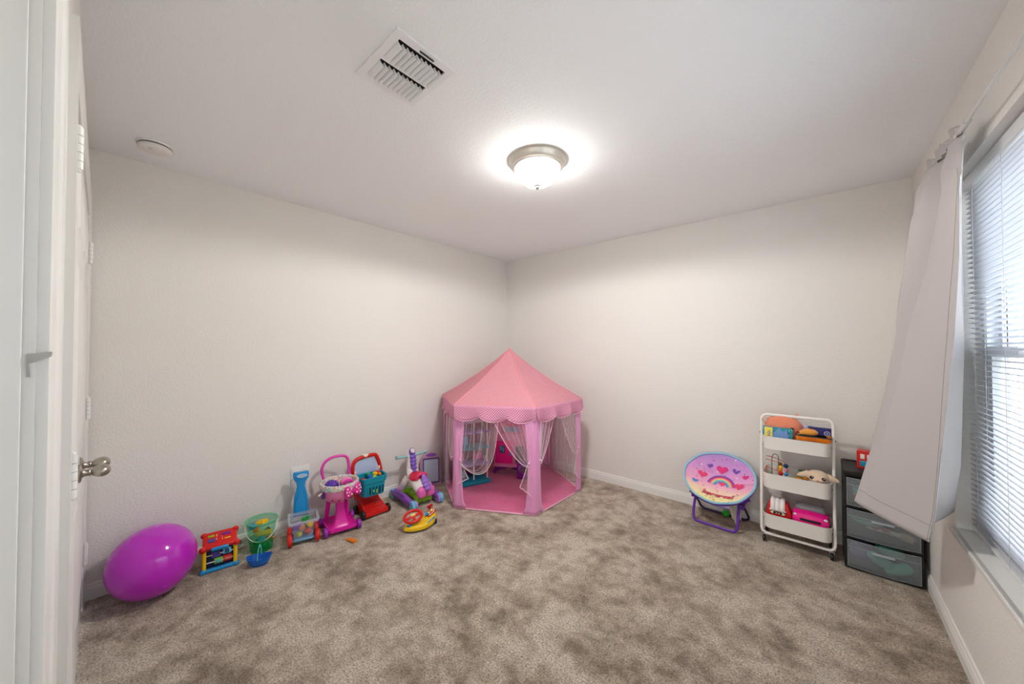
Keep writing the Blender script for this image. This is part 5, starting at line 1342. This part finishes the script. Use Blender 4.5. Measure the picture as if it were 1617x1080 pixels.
m = MB(RX(-6)); m.box((0, 0, 0.046), (0.105, 0.010, 0.092), 0.001); m.build('cover', confetti('pastel_cloud_cover', (186, 176, 214), [(150, 190, 226), (240, 190, 200), (186, 176, 214)], 40, 0.6), o)
o = thing('orange_toy_fox', 'small orange fur toy lying on the books in the orange tray', 'plush toy', cl(0.072, -0.062, 0.771), 0)
m = MB(); m.ell((0, 0, 0.020), (0.046, 0.030, 0.024)); m.ell((-0.038, -0.006, 0.012), (0.026, 0.018, 0.014)); m.build('body', mat('orange_fur', (236, 156, 60), 0.9, sheen=0.5), o)
m = MB(); m.ell((-0.050, -0.010, 0.014), (0.016, 0.012, 0.008)); m.ell((0.01, 0.0, 0.042), (0.010, 0.006, 0.010)); m.build('brown_patch', mat('brown_fur', (96, 48, 28), 0.9), o)
# --- middle tray
BM = thing('bead_maze', 'wooden bead maze with wire loops in the middle tray', 'bead maze', cl(-0.105, -0.035, 0.394), 0)
m = MB(); m.box((0, 0, 0.010), (0.125, 0.09, 0.018), 0.004); m.build('base', mat('pine_wood', (206, 164, 112), 0.5), BM)
def wire(pts, c, nm='wire'):
    q = MB(); q.tube(pts, 0.0024, n=8); q.build(nm, c, BM)
W_OR = mat('orange_wire', (216, 96, 40), 0.35); W_GR = mat('green_wire', (70, 110, 50), 0.35); W_RD = mat('red_wire', (190, 50, 40), 0.35); W_LM = mat('light_green_wire', (130, 180, 90), 0.35)
wire([(-0.030, 0.02, 0.018), (-0.030, 0.02, 0.16), (-0.024, 0.02, 0.196), (-0.010, 0.02, 0.206), (0.003, 0.02, 0.196), (0.008, 0.02, 0.16), (0.012, 0.01, 0.018)], W_GR)
wire([(-0.058, -0.02, 0.018), (-0.058, -0.02, 0.12), (-0.040, -0.02, 0.112), (0.0, -0.025, 0.106), (0.028, -0.02, 0.116), (0.030, 0, 0.150), (0.012, 0.02, 0.152), (-0.058, 0.0, 0.164), (-0.058, -0.01, 0.170)], W_OR)
wire([(-0.062, 0.0, 0.188), (-0.03, -0.01, 0.190), (0.022, -0.012, 0.176), (0.044, -0.01, 0.160), (0.052, -0.01, 0.12), (0.052, -0.01, 0.018)], W_RD)
wire([(-0.038, -0.03, 0.018), (-0.036, -0.03, 0.085), (-0.030, -0.03, 0.018)], W_LM)
for k, (x, y, z, r, c, lab) in enumerate(((0.050, -0.012, 0.142, 0.0145, mat('bead_navy', (20, 50, 110), 0.3), ''), (0.052, -0.010, 0.112, 0.011, mat('bead_pink', (226, 130, 170), 0.35), ''), (0.052, -0.010, 0.085, 0.012, P_BLUE, ''), (0.050, -0.014, 0.066, 0.010, P_AQUA, ''), (0.018, -0.016, 0.150, 0.012, mat('bead_olive', (110, 76, 20), 0.35), ''), (0.022, -0.02, 0.130, 0.012, P_YEL, ''), (0.020, -0.02, 0.110, 0.013, P_ORG, ''), (0.024, -0.02, 0.088, 0.014, P_RED, ''), (0.026, -0.022, 0.064, 0.012, mat('bead_crimson', (130, 20, 24), 0.35), ''))):
    q = MB(); q.ell((x, y, z), r, n=14, m=9); q.build('bead', c, BM)
o = thing('mini_toy_figure', 'small olive and orange toy beside the plush in the middle tray', 'toy', cl(0.020, -0.070, 0.394), 10)
m = MB(); m.ell((0, 0, 0.072), (0.030, 0.020, 0.022)); m.cyl((0, 0, 0.0), (0, 0, 0.07), 0.016, n=14); m.build('body', mat('olive_plastic', (110, 110, 36), 0.4), o)
m = MB(); m.ell((-0.012, -0.014, 0.080), (0.022, 0.014, 0.010)); m.ell((0.03, 0, 0.085), (0.016, 0.01, 0.008)); m.build('orange_part', P_ORG, o)
o = thing('green_toy_cup', 'dull green plastic dish behind the plush in the middle tray', 'toy', cl(0.040, 0.010, 0.440), 0)
m = MB(); m.lathe([(0, 0), (0.022, 0.0), (0.032, 0.05), (0.034, 0.062), (0.030, 0.062), (0.026, 0.02), (0, 0.01)], n=24); m.build('dish', mat('dull_green_plastic', (110, 160, 120), 0.4), o)
m = MB(); m.lathe([(0.033, 0.058), (0.037, 0.062), (0.033, 0.066)], n=24); m.build('rim', mat('pale_green_plastic', (150, 190, 150), 0.4), o)
PLH = thing('cream_plush_lamb', 'cream plush lamb with long ears and black eyes in the middle tray', 'plush toy', cl(0.112, -0.062, 0.394), 0)
M_CRM = mat('cream_fur', (232, 206, 178), 0.95, sheen=0.5, bump=(220, 0.8, 0.003))
m = MB(); m.ell((0, 0.0, 0.115), (0.058, 0.044, 0.040)); m.ell((0.0, -0.022, 0.098), (0.040, 0.032, 0.026)); m.ell((0, 0.01, 0.05), (0.05, 0.045, 0.05)); m.build('head', M_CRM, PLH)
for sx in (-1, 1):
    q = MB(); q.tube([(sx * 0.045, 0.0, 0.120), (sx * 0.075, -0.004, 0.112), (sx * 0.105, -0.008, 0.104)], lambda t: 0.021 * (1 - t) ** 0.6 + 0.004, n=14, flat=0.5, up=(0, 1, 0)); q.build('ear', M_CRM, PLH)
    q = MB(); q.ell((sx * 0.029, -0.041, 0.112), (0.0115, 0.006, 0.0105)); q.m = 1; q.ell((sx * 0.029 + 0.003, -0.046, 0.116), (0.003, 0.002, 0.003), n=8, m=6); q.build('eye', [P_BLACK, P_WHITE], PLH)
m = MB(); m.ell((0, -0.053, 0.098), (0.008, 0.005, 0.005)); m.build('nose', mat('rose_nose', (206, 140, 120), 0.7), PLH)
# --- bottom tray
RT = thing('red_toy_truck', 'red toy with white ribbed hood standing in the bottom tray', 'toy', cl(-0.105, -0.058, 0.140), 0)
m = MB(); m.prism([(-0.070, 0), (0.075, 0), (0.080, 0.075), (0.062, 0.145), (0.050, 0.150), (-0.030, 0.150), (-0.045, 0.140)], 0.085, M=T(0, 0.045, 0) @ RX(90), bev=0.006); m.build('body', P_RED, RT)
m = MB()
m.box((0.006, -0.030, 0.128), (0.078, 0.026, 0.040), 0.010)
for x in (-0.020, 0.006, 0.032): m.tube([(x, -0.048, 0.104), (x, -0.042, 0.136), (x, -0.020, 0.156), (x, 0.02, 0.158)], 0.0148, n=12)
m.build('ribbed_hood', P_WHITE, RT)
m = MB(); m.box((0.006, -0.043, 0.092), (0.085, 0.008, 0.022), 0.003); m.build('dark_slot', mat('maroon_slot', (80, 8, 10), 0.6), RT)
m = MB(T(0.006, -0.045, 0.098)); m.box((0, 0, 0), (0.092, 0.014, 0.012), 0.004); m.build('white_band', P_WHITE, RT)
for sx in (-1, 1):
    m = MB(); m.ell((0.006 + sx * 0.022, -0.043, 0.080), (0.020, 0.006, 0.011)); m.m = 1; m.ell((0.006 + sx * 0.018, -0.048, 0.080), (0.008, 0.003, 0.008)); m.build('headlamp', [mat('ivory_lamp', (240, 236, 206), 0.3), P_BLACK], RT)
PC = thing('pink_toy_car', 'hot pink toy convertible car in the bottom tray', 'toy car', cl(0.072, -0.052, 0.152), 0)
m = MB()
sec = []
for y, w, z0, z1 in ((-0.062, 0.150, 0.045, 0.092), (-0.055, 0.178, 0.036, 0.104), (-0.02, 0.192, 0.034, 0.118), (0.03, 0.190, 0.034, 0.120), (0.07, 0.176, 0.036, 0.118)):
    h = z1 - z0
    sec.append([Vector((-w / 2, y, z0 + h * 0.1)), Vector((-w / 2 - 0.002, y, z0 + h * 0.5)), Vector((-w / 2 + 0.006, y, z1 - h * 0.12)), Vector((-w / 2 + 0.03, y, z1)), Vector((0, y, z1 + 0.004)), Vector((w / 2 - 0.03, y, z1)), Vector((w / 2 - 0.006, y, z1 - h * 0.12)), Vector((w / 2 + 0.002, y, z0 + h * 0.5)), Vector((w / 2, y, z0 + h * 0.1)), Vector((0, y, z0))])
m.loft(sec); pcb = m.build('body', P_HOT, PC)
q = MB(); q.box((0, -0.062, 0.070), (0.105, 0.008, 0.016), 0.006); q.build('grille', P_BLACK, pcb)
for sx in (-1, 1):
    q = MB(); q.box((sx * 0.074, -0.055, 0.060), (0.022, 0.010, 0.010), 0.003); q.build('air_intake', P_BLACK, pcb)
    q = MB(); q.ell((sx * 0.076, -0.052, 0.092), (0.014, 0.008, 0.009)); q.build('headlight', mat('clear_silver', (214, 206, 214), 0.2, 0.3), pcb)
q = MB(); q.ell((0, -0.056, 0.094), (0.003, 0.002, 0.003), n=10, m=6); q.build('badge', P_WHITE, pcb)
q = MB(); q.grid(lambda u, v: Vector(((u - 0.5) * (0.165 - 0.03 * v), -0.018 + 0.022 * v, 0.118 + 0.046 * v)), 6, 3); o = q.build('windscreen', mat('grey_windscreen', (128, 128, 132), 0.25), PC); solid(o, 0.003)
for sx in (-0.04, 0.04):
    q = MB(); q.box((sx, 0.032, 0.120), (0.045, 0.018, 0.045), 0.008); q.build('seat', P_BLACK, PC)
for sx in (-1, 1):
    for y in (-0.028, 0.055): wheel('wheel', (sx * 0.090, y, 0.030), 0.030, 0.018, P_BLACK, PC, mat('wheel_silver', (190, 188, 190), 0.3, 0.6))

# ------------------------------------------------------------------ drawer tower
DX, DWI, DDE = 3.2595, 0.327, 0.305
DT = thing('drawer_tower', 'black three drawer plastic tower with smoky clear fronts in the corner', 'drawer unit', (DX, -0.175, 0), 0)
M_BLK = mat('black_unit_plastic', (26, 24, 24), 0.42)
w2 = DWI / 2
m = MB()
for sx in (-1, 1): m.box((sx * (w2 - 0.006), 0, 0.292), (0.012, DDE - 0.02, 0.584))
m.box((0, DDE / 2 - 0.016, 0.292), (DWI, 0.010, 0.584))
for z in (0.008, 0.188, 0.377): m.box((0, 0, z), (DWI - 0.004, DDE - 0.02, 0.016))
fr_ = m.build('frame', M_BLK, DT)
m = MB(); rloft(m, [(0.560, DWI - 0.004, DDE - 0.004), (0.572, DWI + 0.004, DDE + 0.006), (0.592, DWI + 0.004, DDE + 0.006), (0.596, DWI - 0.004, DDE - 0.002), (0.594, DWI - 0.03, DDE - 0.03), (0.590, DWI - 0.04, DDE - 0.04)], 0.012, caps=(True, True)); m.build('lid', M_BLK, DT)
M_SMK = clear('smoky_clear_plastic', (190, 198, 202), 0.24, 0.25)
M_SMK2 = mat('smoky_edge', (176, 186, 190), 0.3, alpha=0.75)
def bow_front(z0, z1):
    dr = MB()
    def P(u, v):
        x = (u - 0.5) * (DWI - 0.028); return Vector((x, -DDE / 2 - 0.008 - 0.016 * cos((u - 0.5) * pi), z0 + (z1 - z0) * v))
    dr.grid(P, 18, 2); o = dr.build('drawer', M_SMK, DT); solid(o, 0.002)
    b_ = MB()
    for sx in (-1, 1): b_.box((sx * (w2 - 0.02), -0.01, (z0 + z1) / 2), (0.002, DDE - 0.03, z1 - z0 - 0.03))
    b_.box((0, -0.01, z0 + 0.008), (DWI - 0.04, DDE - 0.03, 0.002)); b_.build('drawer_box', M_SMK, o)
    e_ = MB(); zz = z0 + (z1 - z0) * 0.80
    e_.tube([P(u / 12, 0.0) for u in range(13)], 0.0014, n=5, interp=False); e_.tube([P(u / 12, 1.0) for u in range(13)], 0.0014, n=5, interp=False)
    e_.tube([P(0, 0), P(0, 1)], 0.0014, n=5, interp=False); e_.tube([P(1, 0), P(1, 1)], 0.0014, n=5, interp=False)
    e_.tube([P(u / 12, 0.76) + Vector((0, -0.001, 0)) for u in range(13)], 0.0012, n=5, interp=False)
    e_.build('rim', M_SMK2, o)
    h_ = MB(); h_.box((0, -DDE / 2 - 0.030, z0 + (z1 - z0) * 0.73), (0.095, 0.014, 0.012), 0.004); h_.build('handle', clear('handle_clear', (200, 208, 214), 0.6), o)
    return o
for z0, z1 in ((0.392, 0.556), (0.203, 0.368), (0.020, 0.180)):
    bow_front(z0, z1)
    b_ = MB(); b_.box((0, -DDE / 2 + 0.0, z0 - 0.008), (DWI - 0.006, 0.012, 0.014), 0.003); b_.build('shelf_lip', M_BLK, DT)
def dl(x, y, z): return (DX + x, -0.175 + y, z)
def shoe(name, label, loc, rz, c, group, ry=0, rx=0):
    o = thing(name, label, 'shoe', loc, rz, group); o.rotation_euler = (radians(rx), radians(ry), radians(rz))
    q = MB(); R_ = []
    for x, w, h in ((-0.062, 0.014, 0.016), (-0.052, 0.024, 0.034), (-0.02, 0.028, 0.034), (0.02, 0.030, 0.030), (0.045, 0.028, 0.024), (0.060, 0.014, 0.014)):
        R_.append([Vector((x, w * cos(2 * pi * k / 16), 0.010 + max(-0.008, h * sin(2 * pi * k / 16)))) for k in range(16)])
    q.loft(R_); q.build('upper', mat('clog_' + c[0], c[1], 0.45), o)
    q = MB(); q.prism([(0.064 * cos(2 * pi * k / 24) - 0.002, 0.031 * sin(2 * pi * k / 24)) for k in range(24)], 0.008, bev=0.002); q.build('sole', mat('sole_' + c[0], c[2], 0.5), o)
    return o
mint = ('mint', (96, 206, 170), (140, 226, 196)); aq = ('aqua_clog', (80, 190, 176), (120, 214, 200))
shoe('child_clog', 'aqua child clog on the left in the bottom drawer', dl(-0.004, -0.112, 0.078), 0, aq, 'clogs in the bottom drawer', 28, 58)
shoe('child_clog', 'pale mint child clog on the right in the bottom drawer', dl(0.070, -0.105, 0.050), 0, mint, 'clogs in the bottom drawer', -26, 62)
shoe('child_clog', 'long mint child clog lying behind in the bottom drawer', dl(0.040, -0.035, 0.112), 6, mint, 'clogs in the bottom drawer', 10, 30)
o = thing('purple_soft_toy', 'purple rounded soft toy at the left in the bottom drawer', 'soft toy', dl(-0.088, -0.06, 0.090), 0)
m = MB(); m.ell((0, 0, 0), (0.052, 0.05, 0.056)); m.ell((0.03, -0.01, 0.04), (0.03, 0.03, 0.02)); m.build('body', mat('violet_fleece', (126, 66, 160), 0.8), o)
m = MB(); m.ell((-0.025, -0.035, 0.045), (0.02, 0.015, 0.02)); m.build('ear', mat('violet_fleece', (126, 66, 160)), o)
o = thing('child_sandal', 'brown and cream child sandal in the middle drawer', 'shoe', dl(0.010, -0.115, 0.262), -16)
m = MB(); R_ = []
for x, w in ((-0.075, 0.012), (-0.060, 0.024), (-0.02, 0.022), (0.03, 0.024), (0.060, 0.020), (0.072, 0.008)): R_.append([Vector((x, w * cos(2 * pi * k / 14), 0.010 * sin(2 * pi * k / 14))) for k in range(14)])
m.loft(R_); m.build('sole', mat('cream_sole', (236, 222, 200), 0.5), o)
m = MB()
for x in (-0.045, 0.0): m.ell((x + 0.01, -0.006, 0.010), (0.022, 0.022, 0.011))
m.build('strap', mat('rust_strap', (170, 66, 44), 0.6), o)
o = thing('green_cloth', 'folded green cloth toy at the left in the middle drawer', 'soft toy', dl(-0.065, -0.10, 0.285), -18)
m = MB(); m.ell((0, 0, 0), (0.055, 0.03, 0.020)); m.ell((-0.04, -0.005, 0.014), (0.028, 0.02, 0.014)); m.build('fold', mat('sea_green_cloth', (30, 130, 96), 0.8), o)
m = MB(); m.ell((0.04, -0.01, 0.010), (0.04, 0.02, 0.012)); m.build('trim', mat('grey_green_cloth', (120, 140, 124), 0.8), o)
o = thing('beige_toy_shoe', 'beige child shoe at the right in the middle drawer', 'shoe', dl(0.098, -0.11, 0.250), -22)
m = MB(); m.ell((0, 0, 0), (0.040, 0.022, 0.022)); m.ell((0.028, -0.008, -0.002), (0.020, 0.018, 0.018)); m.build('upper', mat('beige_leather', (206, 170, 140), 0.6), o)
m = MB(); m.cyl((0.044, -0.020, -0.002), (0.046, -0.026, -0.002), 0.008, n=12); m.build('patch', mat('maroon_patch', (120, 50, 50), 0.6), o)
o = thing('small_carton', 'small teal and amber carton in the top drawer', 'carton', dl(-0.100, -0.095, 0.405), 0)
m = MB(); m.box((0, 0, 0.065), (0.038, 0.03, 0.05), 0.002); m.build('top_half', mat('carton_teal', (80, 180, 170), 0.5), o)
m = MB(); m.box((0, 0, 0.02), (0.036, 0.03, 0.04), 0.002); m.build('bottom_half', mat('carton_amber', (206, 130, 50), 0.5), o)
rr_ = thing('red_toy_register', 'small red toy with white keys on top of the drawer tower', 'toy', dl(-0.030, 0.030, 0.590), -8)
m = MB(); m.prism([(-0.045, 0), (0.045, 0), (0.045, 0.055), (0.020, 0.108), (-0.045, 0.108)], 0.12, M=T(-0.06, 0, 0) @ RZ(90) @ RX(90) , bev=0.004); m.build('body', P_RED, rr_)
m = MB()
m.box((-0.033, -0.046, 0.074), (0.020, 0.006, 0.030), 0.002); m.box((-0.003, -0.046, 0.074), (0.020, 0.006, 0.030), 0.002); m.build('white_key', P_WHITE, rr_)
m = MB(); m.box((-0.020, -0.046, 0.030), (0.050, 0.006, 0.036), 0.002); m.build('teal_key', P_TEAL, rr_)
